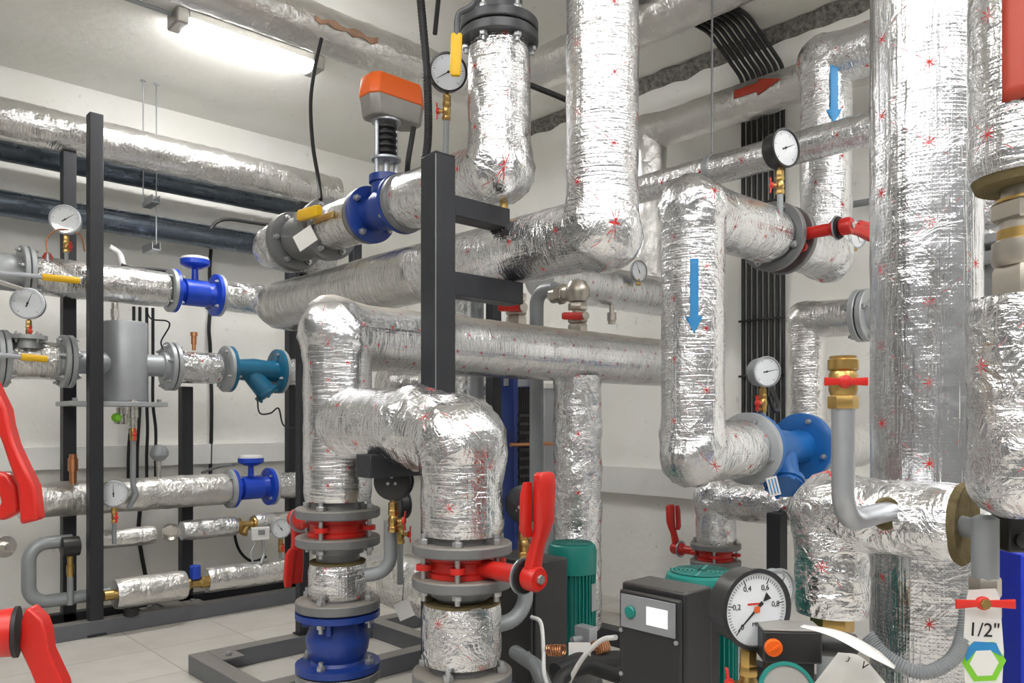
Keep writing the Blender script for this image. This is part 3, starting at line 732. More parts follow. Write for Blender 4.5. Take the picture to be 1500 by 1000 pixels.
# --- row 5
P8 = L_(220, 863, 3.98); q = lambda px, P=P8: onX(P, px)
ipipe('short thick foil sleeve low on the left just above the rack beam', [q(168), q(270)], .072, 'foil_old', seed=12, rad=.05)
t = thing('zone_valve', 'brass zone valve with bright blue actuator between the low foil sleeves', 'valve', q(286))
part('body', MB().lathe([(.024,-.075),(.03,-.06),(.03,-.03),(.022,-.02),(.022,.02),(.03,.03),(.03,.06),(.024,.075)], Matrix.Rotation(PI/2,4,'Y'), 20), 'brass', t)
part('actuator', MB().lathe([(.022,.02),(.028,.025),(.028,.085),(.024,.09)], n=8), 'cobalt', t); part('stem', MB().lathe([(.012,0),(.012,.02)], n=12), 'brass', t)
q = lambda px, P=L_(360, 842, 4.0): onX(P, px)
ipipe('long low foil pipe right of the blue actuator at the left wall', [q(302), q(440)], .064, 'foil_plain', seed=13)
rpipe('steel_pipe', 'short brass nipple left of the low foil sleeve', [onX(P8,152), onX(P8,169)], .024, 'brass')
t = thing('pump_body', 'small dark pump hanging under the low foil sleeve', 'pump', L_(192, 893, 4.0))
part('head', MB().lathe([(.02,-.03),(.034,-.025),(.034,.01),(.018,.03),(.018,.05)], n=24), 'black', t)
t = thing('thermostat', 'small white thermostat box beside the low right gauge of the left rack', 'thermostat', frame(L_(381, 781, 3.98), V(-.3,-1,0), VZ))
part('housing', MB().box((0,0,0), (.066,.092,.045)), 'white', t, bevel=.004); part('display', MB().box((.008,-.004,.023), (.026,.034,.003)), 'screengrey', t)
part('feeler', MB().tube([(-.033,-.015,0),(-.11,-.02,0),(-.16,.0,.02)], .009, .03, 12), 'galv', t)
part('capillary', MB().tube([(-.033,.02,0),(-.10,.05,.01),(-.17,.035,.02)], .005, .03, 10), 'galv', t)
gauge('small gauge with white face right of the white thermostat box', L_(412, 774, 3.98), -VY-VX*.3, .052, .05, True, .09, casemat='galv', wing=V(0,-1,0), needle=2.2)
# --- rack floor beams
def beam(label, a, b, h=.07, w=.06, mat='post2', z=.0, name='floor_beam', group=None):
    d = (b-a); L = d.length; M = frame(V(a.x,a.y,z+h/2), d, VZ)
    t = thing(name, label, 'beam', M, group)
    part('tube', MB().box((0,0,L/2), (h, w, L)), mat, t, bevel=.003)
    return t
F0 = atY(140, 900, 4.02); ya = 4.02
b0 = onX(V(1,ya,0), -60); b1 = onX(V(1,ya,0), 640)
beam('long grey floor beam of the left pipe rack under the front post', V(b0.x,ya-.0,0), V(b1.x,ya,0), .075, .062, z=-.0)
beam('rear floor beam of the left pipe rack near the wall', V(b0.x,4.33,0), V(b1.x,4.33,0), .06, .06, 'post')
xm = onX(V(1,ya,0), 262).x
beam('short grey cross beam joining the rack beams below the low foil sleeve', V(xm,ya+.032,0), V(xm,4.33-.031,0), .072, .10)
for sx in (-.12,.09):
    t = thing('floor_bracket', 'small grey bolted bracket lying against the rack beam', 'bracket', V(xm+sx,ya+.06,.0), 'brackets on the rack beam')
    part('plate', MB().box((0,0,.072), (.09,.07,.006)), 'post2', t); part('bolt', MB().hexn((0,0,0), .012, .075, .087), 'bolt', t)
    part('foot', MB().lathe([(.02,0),(.02,.069)], n=14), 'post', t)
# front frame
fx0, fx1, fy0, fy1 = 1.233, 2.05, .95, 3.13
g_ = .0
beam('grey beam of the pump frame pointing to the camera below the valve columns', V(fx0, fy1+.03, 0), V(fx0, fy0, 0), .075, .07)
beam('far grey end beam of the pump frame', V(fx0+.036, fy1, 0), V(fx1+.6, fy1, 0), .074, .07)
beam('grey beam of the pump frame running behind the valve columns', V(fx1, fy1-.036, 0), V(fx1, fy0, 0), .075, .07)
beam('grey middle cross beam of the pump frame', V(fx0+.036, 2.62, 0), V(fx1-.036, 2.62, 0), .072, .07)
beam('dark right beam of the pump frame beside the right wall', V(2.75, 3.09, 0), V(2.75, 1.0, 0), .075, .07, 'post')
t = thing('floor_bracket', 'small bolted plate on the near corner of the pump frame', 'bracket', V(fx0+.08, fy1-.09, .069)); part('plate', MB().box((0,0,.003), (.09,.09,.006)), 'post2', t); part('bolt', MB().hexn((0,0,0), .014, .006, .018), 'bolt', t)
# --- cables on the left wall
W_ = lambda px, py, Y=4.82: atY(px, py, Y)
cable('cable', 'black cable running down the left wall right of the upper blue meter', [W_(309,365), W_(307,400), W_(309,440), W_(306,480), W_(308,512), W_(310,600), W_(308,700)], .011)
cable('cable', 'thin black wire wriggling down from the upper left pipe', [W_(214,454,4.3), W_(222,467,4.3), W_(244,470,4.3), W_(248,478,4.3), W_(236,500,4.25), W_(240,512,4.2)], .004)
cable('cable', 'thin black wire looping from the petrol blue strainer to the posts', [W_(377,577,4.1), W_(380,604,4.1), W_(396,605,4.1), W_(408,598,4.1), W_(415,622,4.1), W_(432,627,4.0), W_(452,621,3.95)], .0045)
cable('cable', 'dark curved cable arching over to the valve at the corner', [W_(308,336,4.4), W_(318,325,4.4), W_(335,321,4.4), W_(370,326,4.4), W_(398,330,4.4)], .010)
cable('cable', 'black cable drooping behind the third left pipe row', [W_(205,745), W_(203,780), W_(207,810), W_(213,842)], .012)
cable('cable', 'black cable sagging behind the brass strainer on the slim row', [W_(342,775), W_(348,800), W_(358,815), W_(372,822), W_(390,815)], .009)
cable('cable', 'thin grey cable slanting to the lid of the lower cobalt meter', [W_(296,692,4.5), W_(318,684,4.3), W_(340,680,4.2)], .008, 'greypipe')
rpipe('drain_hose', 'pale plastic pipe bending behind the upper left foil pipe', [W_(160,362,4.5), W_(176,372,4.5), W_(180,392,4.45), W_(205,397,4.4)], .018, 'white', rad=.04)
cable('cable', 'two ply grey cable lying above the upper left foil pipe', [W_(178,388,4.3), W_(195,393,4.3), W_(225,395,4.3), W_(246,397,4.3)], .010, 'rubber')
# ================================================================== centre
r9 = .09
V2 = V(1.097, 1.85, 0); V1 = V(1.116, 1.353, 0); XT = 1.512
def z_at(P, py): return EYE+dep(P)*(HZ-py)/F
ZM = 1.228
# riser V2 + main run M as one wrapped pipe
vt2 = z_at(V2, 732)
M0 = ipipe('thick foil pipe rising then bending right, dusty on top, red stars on it', [V(V2.x, V2.y, vt2), V(V2.x, V2.y, ZM), V(2.80, 1.85, ZM)], r9, 'foil_dusty', seed=20, crease=.012, sq=.36)
ipipe('foil branch arching from the back riser to the nearer valve column', [V(V2.x, V2.y-.03, .995), V(1.11, 1.5, .985), V(V1.x, V1.y, .955), V(V1.x, V1.y, z_at(V1, 782))], r9+.001, 'foil', sq=.2, seed=21, crease=.014, rad=[0,.4,.055,0], lump=.004)
butterfly('red butterfly valve of the back column with its handle hanging behind', frame(V(V2.x, V2.y, .721), VZ, VY), PI, R=.111, ph=.55, L=.19)
butterfly('red butterfly valve of the nearest column with a large upright red handle', frame(V(V1.x, V1.y, .684), VZ, -VY), 0.0, R=.111, ph=.25, L=.215, nb=6)
def sleeve(label, P, za, zb, r, seed, mat='foil'):
    t = thing('insulated_spool', label, 'pipe', V(P.x, P.y, 0))
    mb = MB(); insul(mb, [V(0,0,za), V(0,0,zb)], r, seed=seed, lump=.003)
    part('foil_jacket', mb, mat, t, 60)
    part('wool_edge', MB().lathe([(.05, zb-.004), (r*.97, zb-.004), (r*.97, zb+.002), (.05, zb+.006)], n=40), 'wool', t)
    part('pipe_core', MB().lathe([(.057, za-.02), (.057, zb+.025)], n=32), 'flange', t)
    return t
sleeve('short foil sleeve on the back column above the deep blue check valve', V2, .535, .628, .076, 31)
sleeve('short foil sleeve on the nearest column below the red butterfly valve', V1, .468, .602, .088, 32, 'foil_crumpled')
def check_valve(label, P, zt, R=.111, H=.16):
    t = thing('check_valve', label, 'valve', V(P.x, P.y, 0))
    flange(t, R, .06, zt-.026, zt, 'flange', .02)
    zb = zt-.028-H
    part('body', MB().lathe([(.06,zt-.028),(R,zt-.030),(R,zt-.046),(R*.6,zt-.050),(R*.62,zt-.06),(R*.76,zt-.028-H*.45),(R*.72,zt-.028-H*.65),(R*.62,zb+.03),(R*.66,zb+.022),(R,zb+.020),(R,zb+.003),(.06,zb)], n=56), 'blue', t)
    for k in range(4):
        a = PI/4+k*PI/2
        e = Matrix.Rotation(a, 4, 'Z'); part('rib', MB().box((R*.66,0,zt-.062), (R*.4,.012,.03), e), 'blue', t, bevel=.002)
    flange(t, R, .06, zb-.026, zb-.002, 'flange', .02, True)
    bolts(t, R*.82, 4, zt-.046, zt, .55, .012); bolts(t, R*.82, 4, zb-.026, zb+.020, .55, .012)
    return t
check_valve('deep blue check valve between grey flanges at the foot of the back column', V2, .528)
check_valve('deep blue check valve under the nearest column, at the bottom edge of the photo', V1, .450)
for P, zz in ((V2,.297),(V1,.20)):
    pass
rpipe('steel_pipe', 'grey foot pipe under the back valve column', [V(V2.x,V2.y,.318), V(V2.x,V2.y,.02)], .055, 'greypipe', n=32)
rpipe('steel_pipe', 'grey foot pipe under the nearest valve column', [V(V1.x,V1.y,.24), V(V1.x,V1.y,.02)], .055, 'greypipe', n=32)
# drop from the main run
Pd = onX(V(1,1.85,ZM), 846)
ipipe('crumpled foil pipe dropping from the main run behind the teal pump', [V(Pd.x, 1.85, ZM-.07), V(Pd.x, 1.85, .28)], .084, 'foil_crumpled', seed=22, lump=.005)
# --- centre post and arms
PX, PY = 1.232, 1.590
t = box_post('charcoal centre post with three bracket arms', PX, PY, .076, 1+387/F*2.0, .064)
part('arm', MB().box((.032+.095, 0, 1.55-.076), (.19, .062, .052)), 'post', t, bevel=.002)
part('arm', MB().box((.032+.12, 0, 1.352-.076), (.24, .062, .060)), 'post', t, bevel=.002)
part('arm', MB().box((-.032-.095, 0, .895-.076), (.19, .062, .055)), 'post', t, bevel=.002)
part('weld_seam', MB().cyl(V(-.0322,-.0322,.0), V(-.0322,-.0322,1.59), .0016, 6), 'flange', t)  # thin grey line down the near vertical edge of the post
# --- pipe K with riser T2
Z_K = 1.474
T2 = V(XT, 1.283, 0)
kl = onY(V(XT, 1, Z_K), 408)
ipipe('big foil pipe from the ceiling at centre, bent back over the bracket arm', [V(T2.x, T2.y, ZC-.02), V(T2.x, T2.y, Z_K), V(XT, 2.20, Z_K)], .090, 'foil', seed=23, crease=.012)
ipipe('dusty ribbed foil pipe running back from the centre post to a rounded bend', [V(XT, 2.0, Z_K), V(XT, kl.y, Z_K), V(XT-.02, kl.y, Z_K-.30)][:2]+[V(XT+.3, kl.y+.0, Z_K)], .093, 'foil_dusty_k', seed=24, crease=.006, rad=.08)
# tape bands on riser T2
for z_ in (1.80,):
    pass
# --- T1 line
Z_T = 1.717; T1 = V(XT, 1.667, 0)
zf = 2.075
ipipe('foil pipe elbow hanging from the black flange at top centre', [V(T1.x, T1.y, zf), V(T1.x, T1.y, Z_T), onY(V(XT,1,Z_T), 597)], .0895, 'foil', seed=25, crease=.014)
t = thing('ball_valve', 'dark flanged valve on the ceiling pipe with long yellow gripped lever', 'valve', V(T1.x, T1.y, zf))
flange(t, .112, .06, 0, .028, 'flange_dark'); flange(t, .112, .06, .034, .062, 'flange_dark')
part('gasket', MB().lathe([(.09,.028),(.09,.034)], n=40), 'rubber', t)
part('body', MB().lathe([(.066,.062),(.066,.15),(.085,.16),(.085,.22),(.066,.23),(.066,.30)], n=40), 'flange_dark', t)
part('ceiling_pipe', MB().lathe([(.055,.30),(.055,ZC-zf-.01)], n=32), 'flange_dark', t)
bolts(t, .094, 6, 0, .062, .35, .012)
b_ = part('stop_block', MB().box((.02,-.10,.185), (.05,.05,.03)), 'red', t, bevel=.008)
Mi = wm(t).inverted()
pts = [Mi @ W(735,-45,2.05), Mi @ W(708,-22,2.06), Mi @ W(692,8,2.07), Mi @ W(672,22,2.08), Mi @ W(669,56,2.09)]
lv = part('lever', MB().sweep(spline(pts, 8), .0085, 10), 'flange_dark', t)
gA, gB = Mi @ W(669,50,2.09), Mi @ W(667,111,2.09)
part('grip', MB().loft([[V(x,y,z) for x, y in sup(0,0,.0145*q,.009*q,14,.6)] for z, q in ((0,.95),(.006,1.05),((gB-gA).length-.008,1.05),((gB-gA).length,.8))], frame(gA, gB-gA, CAMR)), 'yellow', lv, label='yellow plastic grip')
# blue control valve on the T1 line
Pa, Pb = onY(V(XT,1,Z_T), 592), onY(V(XT,1,Z_T), 541)
cvl = (Pb-Pa).length; cc = (Pa+Pb)/2
t = thing('control_valve', 'deep blue control valve with orange topped actuator above the centre left pipe', 'valve', frame(cc, VY, VZ))
for s_ in (-1, 1):
    A_ = Matrix.Translation((0,0,s_*cvl/2)) @ Matrix.Rotation(0 if s_ < 0 else PI, 4, 'X')
    part('flange', MB().lathe([(.05,0),(.097,0),(.098,.002),(.098,.016),(.095,.018),(.06,.02)], A_, 56), 'blue', t)
    part('counter_flange', MB().lathe([(.05,-.02),(.096,-.02),(.096,-.001),(.05,-.001)], A_, 48), 'flange', t)
    bolts(t, .080, 4, -.02, .018, PI/4+.2, .012, M=A_)
part('body', MB().lathe([(.055,-cvl/2+.01),(.060,-cvl*.2),(.070,0),(.060,cvl*.2),(.055,cvl/2-.01)], n=40), 'blue', t)
part('bonnet', MB().lathe([(.05,0),(.05,.085),(.058,.088),(.058,.112),(.05,.115)], Matrix.Rotation(PI/2,4,'Y'), 32), 'blue', t)
U = Matrix.Rotation(PI/2,4,'Y')      # z -> up
yoke = part('yoke', MB().lathe([(.008,.11),(.008,.33)], U @ Matrix.Translation((0,.038,0)), 12).lathe([(.008,.11),(.008,.33)], U @ Matrix.Translation((0,-.038,0)), 12).lathe([(.05,.165),(.05,.172)], U, 30).lathe([(.05,.292),(.05,.299)], U, 30).lathe([(.012,.11),(.012,.165)], U, 12), 'galv', t)
prof = []
for i in range(5):
    z = .182+i*.021; prof += [(.026,z),(.036,z+.006),(.036,z+.012),(.026,z+.018)]
part('bellows', MB().lathe(prof, U, 32), 'rubber', yoke, ang=20)
za = .30
# actuator box: long side along world X; local axes: x up, y = z cross x = VY x VZ = X, z = Y
hx = lambda z, g=0: [(-.105-g,-.03),(-.085-g,-.058-g),(.085+g,-.058-g),(.115+g,-.03),(.115+g,.03),(.085+g,.058+g),(-.085-g,.058+g),(-.105-g,.03)]
def abox(x0, x1, s0, s1):
    return [[V(x, y*s+.02, z*s) for y, z in hx(0)] for x, s in ((x0,s0),(x0+.01,(s0+s1)/2),(x1,s1))]
part('actuator_base', MB().loft(abox(za, za+.065, .86, 1.0)), 'grime', t, bevel=.003)
part('actuator_cover', MB().loft([[V(x, y*s+.02, z*s) for y, z in hx(0)] for x, s in ((za+.065,1.02),(za+.075,1.02),(za+.13,.96),(za+.138,.9))]), 'orange', t, bevel=.004)
cable('cable', 'black cable gland hose under the orange topped actuator', [W(606,186,2.62), W(603,205,2.62), W(598,235,2.62), W(596,262,2.66)], .009)
# insulation and grey valve behind it
q = lambda px: onY(V(XT,1,Z_T), px)
t = thing('insulated_spool', 'foil sleeve with brown tape between the deep blue valve and grey flanges', 'pipe', frame(q(532), VY, VZ))
LL = (q(484)-q(532)).length; mb = MB(); insul(mb, [V(0,0,0), V(0,0,LL)], .083, seed=26, lump=.003); part('foil_jacket', mb, 'foil_plain', t, 60)
part('wool_edge', MB().lathe([(.05,-.008),(.084,-.008),(.086,.002),(.05,.004)], n=40), 'wool', t)
decal(t, q(520), VY, V(-1,-.3,.1), .083, [(i*.02, -.012, .012) for i in range(8)], 'tape', 'tape_strip')
t = thing('lever_valve', 'grey flanged valve with yellow lever stub and white tag left of the foil sleeve', 'valve', frame(q(455), VY, VZ))
hv = (q(430)-q(478)).length/2
for s_ in (-1, 1):
    A_ = Matrix.Translation((0,0,s_*hv)) @ Matrix.Rotation(0 if s_ < 0 else PI, 4, 'X')
    part('flange', MB().lathe([(.05,-.02),(.113,-.02),(.115,-.018),(.115,.0),(.113,.003),(.113,.02),(.06,.024)], A_, 56), 'flange', t)
    bolts(t, .092, 6, -.02, .02, PI/6, .012, M=A_)
part('body', MB().lathe([(.07,-hv+.02),(.085,-hv*.6),(.085,hv*.6),(.07,hv-.02)], n=40), 'flange', t)
Mi = wm(t).inverted()
grip_lever(t, W(432,318,2.86), W(468,308,2.72), VZ, .017, .8, Mi=Mi)
part('tag', MB().box((0,0,0), (.062,.08,.002), Mi @ frame(W(447,349,2.80), -CAMF-CAMR*.3, VZ) @ Matrix.Rotation(.5,4,'Z')), 'paper', t, label='white card tag')
ipipe('crumpled foil elbow at the left end of the control valve line', [q(427), q(402), q(402)+V(.25,0,0)], .087, 'foil_crumpled', seed=27, rad=.07, lump=.005)
gauge('black rimmed gauge partly behind the yellow lever at top centre', onY(V(XT,1,1), 657)*1+V(0,0,z_at(onY(V(XT,1,1),657),105)-1), -CAMF+CAMR*.25-VZ*.15, .057, .055, True, .12, nums=None, wing=-CAMR, needle=-2.6, marks=30)
rpipe('drain_plug', 'small brass and chrome plug under the hanging foil elbow', [V(XT, T1.y-.02, Z_T-.085), V(XT, T1.y-.02, Z_T-.15)], .012, 'brass', 'plug')
# --- ceiling pipe C1 and its return
C1a = W(500, 55, 3.38)
pc = ipipe('foil pipe under the ceiling at top left with orange rust patch', [onX(C1a, 150), onX(C1a, 716), onX(C1a,716)-VY*2.6], .092, 'foil_old', seed=28, lump=.004)
u_ = onX(C1a, 445)
decal(pc, V(u_.x,u_.y,u_.z), VX, V(-.3,-.9,-.15), .094, [(i*.03, -.014+.008*math.sin(i*1.7), .008+.008*math.sin(i*2.3)) for i in range(11)], 'rust', 'rust_patch', nl=4, label='orange rust patch')
# --- pipe N behind T2, vent, thermometer
Pn = atY(910, 425, 2.2)
ipipe('foil pipe behind the central riser carrying a small thermometer', [onX(Pn, 790), onX(Pn, 1035)], .088, 'foil_dusty', seed=29)
gauge('small thermometer dial on the foil pipe right of the central riser', onX(Pn, 909)+V(-.02,-.12,.065), -VY-VX*.15, .045, .03, False, 0, depth=.015, casemat='greypipe', needle=2.0)
t = thing('vent_cock', 'nickel vent cock hanging beneath the foil pipe behind the central riser', 'valve', onX(Pn, 888)+V(0,-.03,-.09))
part('body', MB().lathe([(.010,.03),(.010,-.02),(.02,-.022),(.02,-.055),(.016,-.057),(.016,-.07)], n=18), 'nickel', t)
# grey pipe with nickel elbow and lever valve
Pg = V(Pd.x, 1.85, 0); zc_ = z_at(Pg, 417)
Yg = onY(V(Pd.x,1,1), 786).y
rpipe('steel_pipe', 'bare grey pipe standing behind the main foil run, bent at its top', [V(Pd.x,Yg,.35), V(Pd.x,Yg,zc_), V(Pd.x,1.96,zc_)], .026, 'greypipe', rad=.05)
def small_valve(label, P, h=.12, red_dir=-CAMR, ell=False):
    t = thing('ball_valve', label, 'valve', P)
    part('body', MB().hexn((0,0,0), .034, -.02, .012).lathe([(.026,.012),(.034,.02),(.034,.05),(.026,.06)], n=24).hexn((0,0,0), .034, .06, .085), 'nickel', t)
    part('spindle', MB().lathe([(.010,.02),(.010,.048),(.014,.049),(.014,.056)], frame(V(0,0,.035), -CAMF+CAMR*.5) , 14), 'nickel', t)
    e = V(0,0,.035)+(-CAMF+CAMR*.5).normalized()*.045
    part('lever', MB().loft([[V(x,y,z) for x, y in sup(0,0,.013*s_,.005,12,.6)] for z, s_ in ((-.012,.8),(0,1),(.07,1),(.078,.7))], frame(e, red_dir, VZ)), 'red', t)
    if ell:
        part('elbow', MB().lathe([(.002,-.045),(.03,-.035),(.043,-.01),(.043,.01),(.03,.035),(.002,.045)], Matrix.Translation((0,0,.125)), 30), 'nickel', t)
        part('union', MB().tube([(0,.02,.125),(0,.12,.125)], .028, n=20).hexn((0,0,0), .036, .06, .09, frame(V(0,0,.125), VY)), 'nickel', t)
    return t
small_valve('nickel ball valve with red lever and round elbow on top of the main foil run', V(Pd.x, 1.85, ZM+.10), ell=True)
Pv = onX(V(1,1.85,1), 756); small_valve('nickel ball valve with red lever beneath the lower bracket arm', V(Pv.x, 1.85, ZM+.10))
rpipe('steel_pipe', 'short nickel riser between the bracket arm and the ball valve', [V(Pv.x,1.85,ZM+.18), V(Pv.x,1.85,Z_K-.02)], .02, 'nickel')
ipipe('slim foil pipe glimpsed between the back riser and the centre post', [atY(560,560,2.55), onX(atY(560,560,2.55), 720)], .058, 'foil_plain', seed=33)
rpipe('steel_pipe', 'grey upright pipe just right of the centre post', [atY(699,430,2.35), onZ(atY(699,430,2.35), 800)], .026, 'greypipe')
ipipe('narrow crumpled foil upright beside the centre post', [atY(679,430,2.45), onZ(atY(679,430,2.45), 800)], .036, 'foil_crumpled', seed=34, n=40)
P_ = atY(723,500,2.25); box_post('dark post between the grey upright pipe and the heat exchanger', P_.x, P_.y, .0, z_at(P_, 438), .044)
# --- plate heat exchanger
P_ = W(757, 640, 3.25); zt_ = z_at(P_, 553)
t = thing('plate_heat_exchanger', 'blue framed plate heat exchanger with black plates behind the nearest column', 'heat exchanger', V(P_.x, P_.y, 0))
hz = zt_; 
part('front_plate', MB().box((-.045,0,hz/2+.10), (.025,.085,hz-.20)), 'blue', t, bevel=.004)
part('rear_plate', MB().box((.085,0,hz/2+.10), (.025,.085,hz-.20)), 'cobalt', t, bevel=.004)
mb = MB()
for i in range(10): mb.box((-.026+i*.0108,0,hz/2+.09), (.006,.075,hz-.26))
for i in range(22): mb.box((.022,-.040,.28+i*(hz-.4)/22), (.10,.01,.012))
part('plate_pack', mb, 'black', t)
part('carrying_bar', MB().box((.02,0,hz-.02), (.16,.03,.03)), 'galv', t)
part('tie_rod', MB().cyl(V(-.09,-.06,z_at(P_,650)), V(.25,-.06,z_at(P_,650)), .008, 12), 'copper', t)
for s_ in (-1,1): part('foot', MB().box((.02,s_*.03,.05), (.16,.02,.10)), 'blue', t)
P_ = W(811, 630, 3.9); t = thing('cabinet', 'pale grey cabinet with a greenish edge seen between the upright pipes', 'cabinet', Matrix.Translation((P_.x,P_.y,0)))
zt_ = z_at(P_,562)
part('housing', MB().box((0,.1,zt_/2+.15), (.13,.2,zt_-.3)), 'tank', t, bevel=.004); part('frame', MB().box((0,-.005,zt_-.012), (.15,.02,.024)).box((.07,-.005,zt_/2+.15), (.02,.02,zt_-.3)), 'white', t)
part('foot', MB().box((0,.1,.075), (.10,.16,.15)), 'post', t)
# --- back facing gauges with bent grey pipes
def back_gauge(label, px, py, f, R, ppx, pts, wing=CAMR):
    P = W(px, py, f)
    t = gauge(label, P, CAMF+CAMR*.1, R, .05, True, 0, depth=R*.6, back=True, wing=wing, needle=1)
    return t
back_gauge('black gauge seen from behind beneath the foil branch', 578, 704, 2.02, .049, 0, None)
Pq = W(572, 762, 2.04); 
rpipe('gauge_pipe', 'bent grey pipe carrying the rear facing gauge beside the back column', [Pq, V(Pq.x, Pq.y, z_at(Pq, 838)), W(536, 842, 2.04)], .0175, 'greypipe', rad=.05)
P = W(593, 738, 2.35); gauge('smaller black gauge with red wing cock behind the rear facing gauge', P, CAMF*.6+CAMR*.8, .042, .04, True, .12, needle=1, wing=CAMR)
back_gauge('black gauge seen from behind beside the large upright red handle', 768, 738, 1.83, .043, 0, None)
Pq = W(770, 800, 1.85)
rpipe('gauge_pipe', 'bent grey pipe below the gauge behind the large red handle', [Pq, V(Pq.x, Pq.y, z_at(Pq, 905)), W(722, 916, 1.80)], .018, 'greypipe', rad=.06)
# foil pipe low behind the columns
Pl = W(560, 840, 2.75)
ipipe('foil pipe low behind the two valve columns ending near the dark pump box', [Pl+VY*.35, V(Pl.x, 1.97, Pl.z-.02)], .088, 'foil_plain', seed=35, lump=.005)
t = thing('tag', 'small grey card tag hanging below the low foil pipe between the columns', 'tag', frame(W(592,893,2.2), -CAMF, VZ)); part('card', MB().box((0,0,0),(.05,.045,.002), Matrix.Rotation(.4,4,'Z')), 'paper', t); part('string', MB().cyl(V(.02,.005,0), V(.09,0,0), .001, 6), 'rubber', t)
# --- pumps
def pump(label, x, y, ztop, R, zb, box, screen=False):
    t = thing('circulation_pump', label, 'pump', V(x, y, 0))
    m = MB().lathe([(R*.86,zb),(R*.88,ztop-.08)], n=48)
    for i in range(36): m.box((R*.93, 0, (zb+ztop-.085)/2), (R*.16, .0035, ztop-.085-zb), Matrix.Rotation(i*PI/18, 4, 'Z'))
    part('motor', m, 'teal', t)
    cp = part('fan_cover', MB().lathe([(R*.95,ztop-.088),(R*1.04,ztop-.085),(R*1.05,ztop-.02),(R*.98,ztop-.004),(R*.90,ztop)], n=56), 'teal', t)
    g = MB()
    for i in range(6): g.lathe([(R*(.2+i*.12),ztop+.001),(R*(.2+i*.12)+.0035,ztop+.001),(R*(.2+i*.12)+.0035,ztop+.003),(R*(.2+i*.12),ztop+.003)], n=40, caps=False)
    for i in range(4): g.box((R*.5,0,ztop+.002), (R*.8,.005,.003), Matrix.Rotation(i*PI/2+.4,4,'Z'))
    part('grille', g, 'teal', cp)
    part('grille_well', MB().lathe([(.001,ztop-.001),(R*.86,ztop-.001),(R*.86,ztop+.0005),(.001,ztop+.0005)], n=40), 'black', cp)  # flat black disc, paints the shade below the grille bars
    part('foot_flange', MB().lathe([(R*.9,zb),(R*1.1,zb-.005),(R*1.1,zb-.025),(R*.8,zb-.03)], n=40), 'teal', t)
    part('volute', MB().lathe([(R*.6,zb-.03),(R*.6,zb-.07),(R*1.25,zb-.085),(R*1.35,zb-.13),(R*1.2,zb-.18),(R*.5,zb-.19)], n=40), 'flange_dark', t)
    part('pedestal', MB().box((0,0,(zb-.19)/2), (R*1.4,R*1.4,zb-.19)), 'flange_dark', t, bevel=.004)
    part('name_plate', MB().box((R*1.02,0,(zb+ztop)/2), (.003,.03,.08), Matrix.Rotation(math.radians(-75 if not screen else -60),4,'Z')), 'galv', t)
    x0,x1,y0,y1,z0,z1 = box
    sl = .012
    secs = [[V(x0-x,y0-y,z), V(x1-x,y0-y,z), V(x1-x,y1-y,z), V(x0-x,y1-y,z)] for z in (z0, z1)]
    cb = part('control_box', MB().loft(secs), 'black', t, bevel=.005)
    part('box_lid', MB().loft([[V(x0-x-sl,y0-y+.004,z), V(x0-x,y0-y+.004,z), V(x0-x,y1-y-.004,z), V(x0-x-sl,y1-y-.004,z)] for z in (z0+.004, z1-.012)]), 'black', cb, bevel=.004)
    part('bridge', MB().box(((x1-x-R*.8)/2,(y0+y1)/2-y,(z0+z1)/2), (abs(x1-x+R*.8)+.02,.07,(z1-z0)*.6)), 'black', t)
    for yy in (.01, y1-y0-.01):
        for zz in (.10, z1-z0-.085): part('screw', MB().lathe([(.004,0),(.004,.003)], frame(V(x0-x-sl,y0-y+yy,z0+zz), -VX), 10), 'galv', cb)
    if screen:
        K = frame(V(x0-x-sl-.001,(y0+y1)/2-y,z1-.048), -VX, VZ)     # x up, y = -X x Z, z out
        kp = part('keypad', MB().box((0,0,.001), (.060,.118,.004), K), 'screengrey', cb, bevel=.001)
        part('display', MB().box((0,-.022,.0036), (.032,.045,.0012), K), 'lcd', kp, label='pale lit display')
        part('button', MB().lathe([(.0115,.003),(.0115,.006),(.009,.008)], K @ Matrix.Translation((0,.036,0)), 28), 'teal', kp, label='round green button')
    return t
pump('teal finned pump motor with a plain black box behind the large red handle', 1.738, 1.592, .637, .070, .33, (1.49,1.62,1.50,1.70,.28,.62))
pump('teal finned pump motor with black control box showing a lit display', 1.35, .887, .70, .070, .36, (1.141,1.225,.782,.922,.44,.705), True)
# little things between the pumps
def coil(label, A_, B_, R=.012, turns=7, r=.0022):
    d = B_-A_; Fm = frame(A_, d); L = d.length; n = turns*14
    path = [Fm @ V(R*math.cos(i*2*PI/14), R*math.sin(i*2*PI/14), L*i/n) for i in range(n+1)]
    return solo('capillary_coil', MB().sweep(path, r, 6), 'copper', label, 'coil')
coil('copper capillary coil left of the small white card between the pumps', W(803,952,1.85), W(826,952,1.83))
coil('copper capillary coil right of the small white card between the pumps', W(868,950,1.83), W(890,944,1.85), .015)
t = thing('pressure_transducer', 'grey pressure transducer below the first teal motor', 'sensor', frame(W(858,934,1.95), VZ)); part('body', MB().box((0,0,0),(.03,.05,.06)).hexn((0,0,0),.018,-.06,-.03), 'galv', t, bevel=.002)
part('plug', MB().cyl(V(0,0,0), W(838,938,1.93)-W(858,934,1.95), .010, 12), 'greypipe', t)
t = thing('card', 'small blank white card between the two copper coils', 'card', frame(W(849,952,1.8), -CAMF, VZ)); part('sheet', MB().box((0,0,0),(.035,.05,.002)), 'paper', t)
wc = 'white' 
cable('cable', 'white cable looping from the plain black pump box to the bottom edge', [W(778,903,1.92), W(792,912,1.9), W(796,950,1.85), W(797,985,1.8), W(805,1010,1.75), W(815,1040,1.7)], .005, wc)
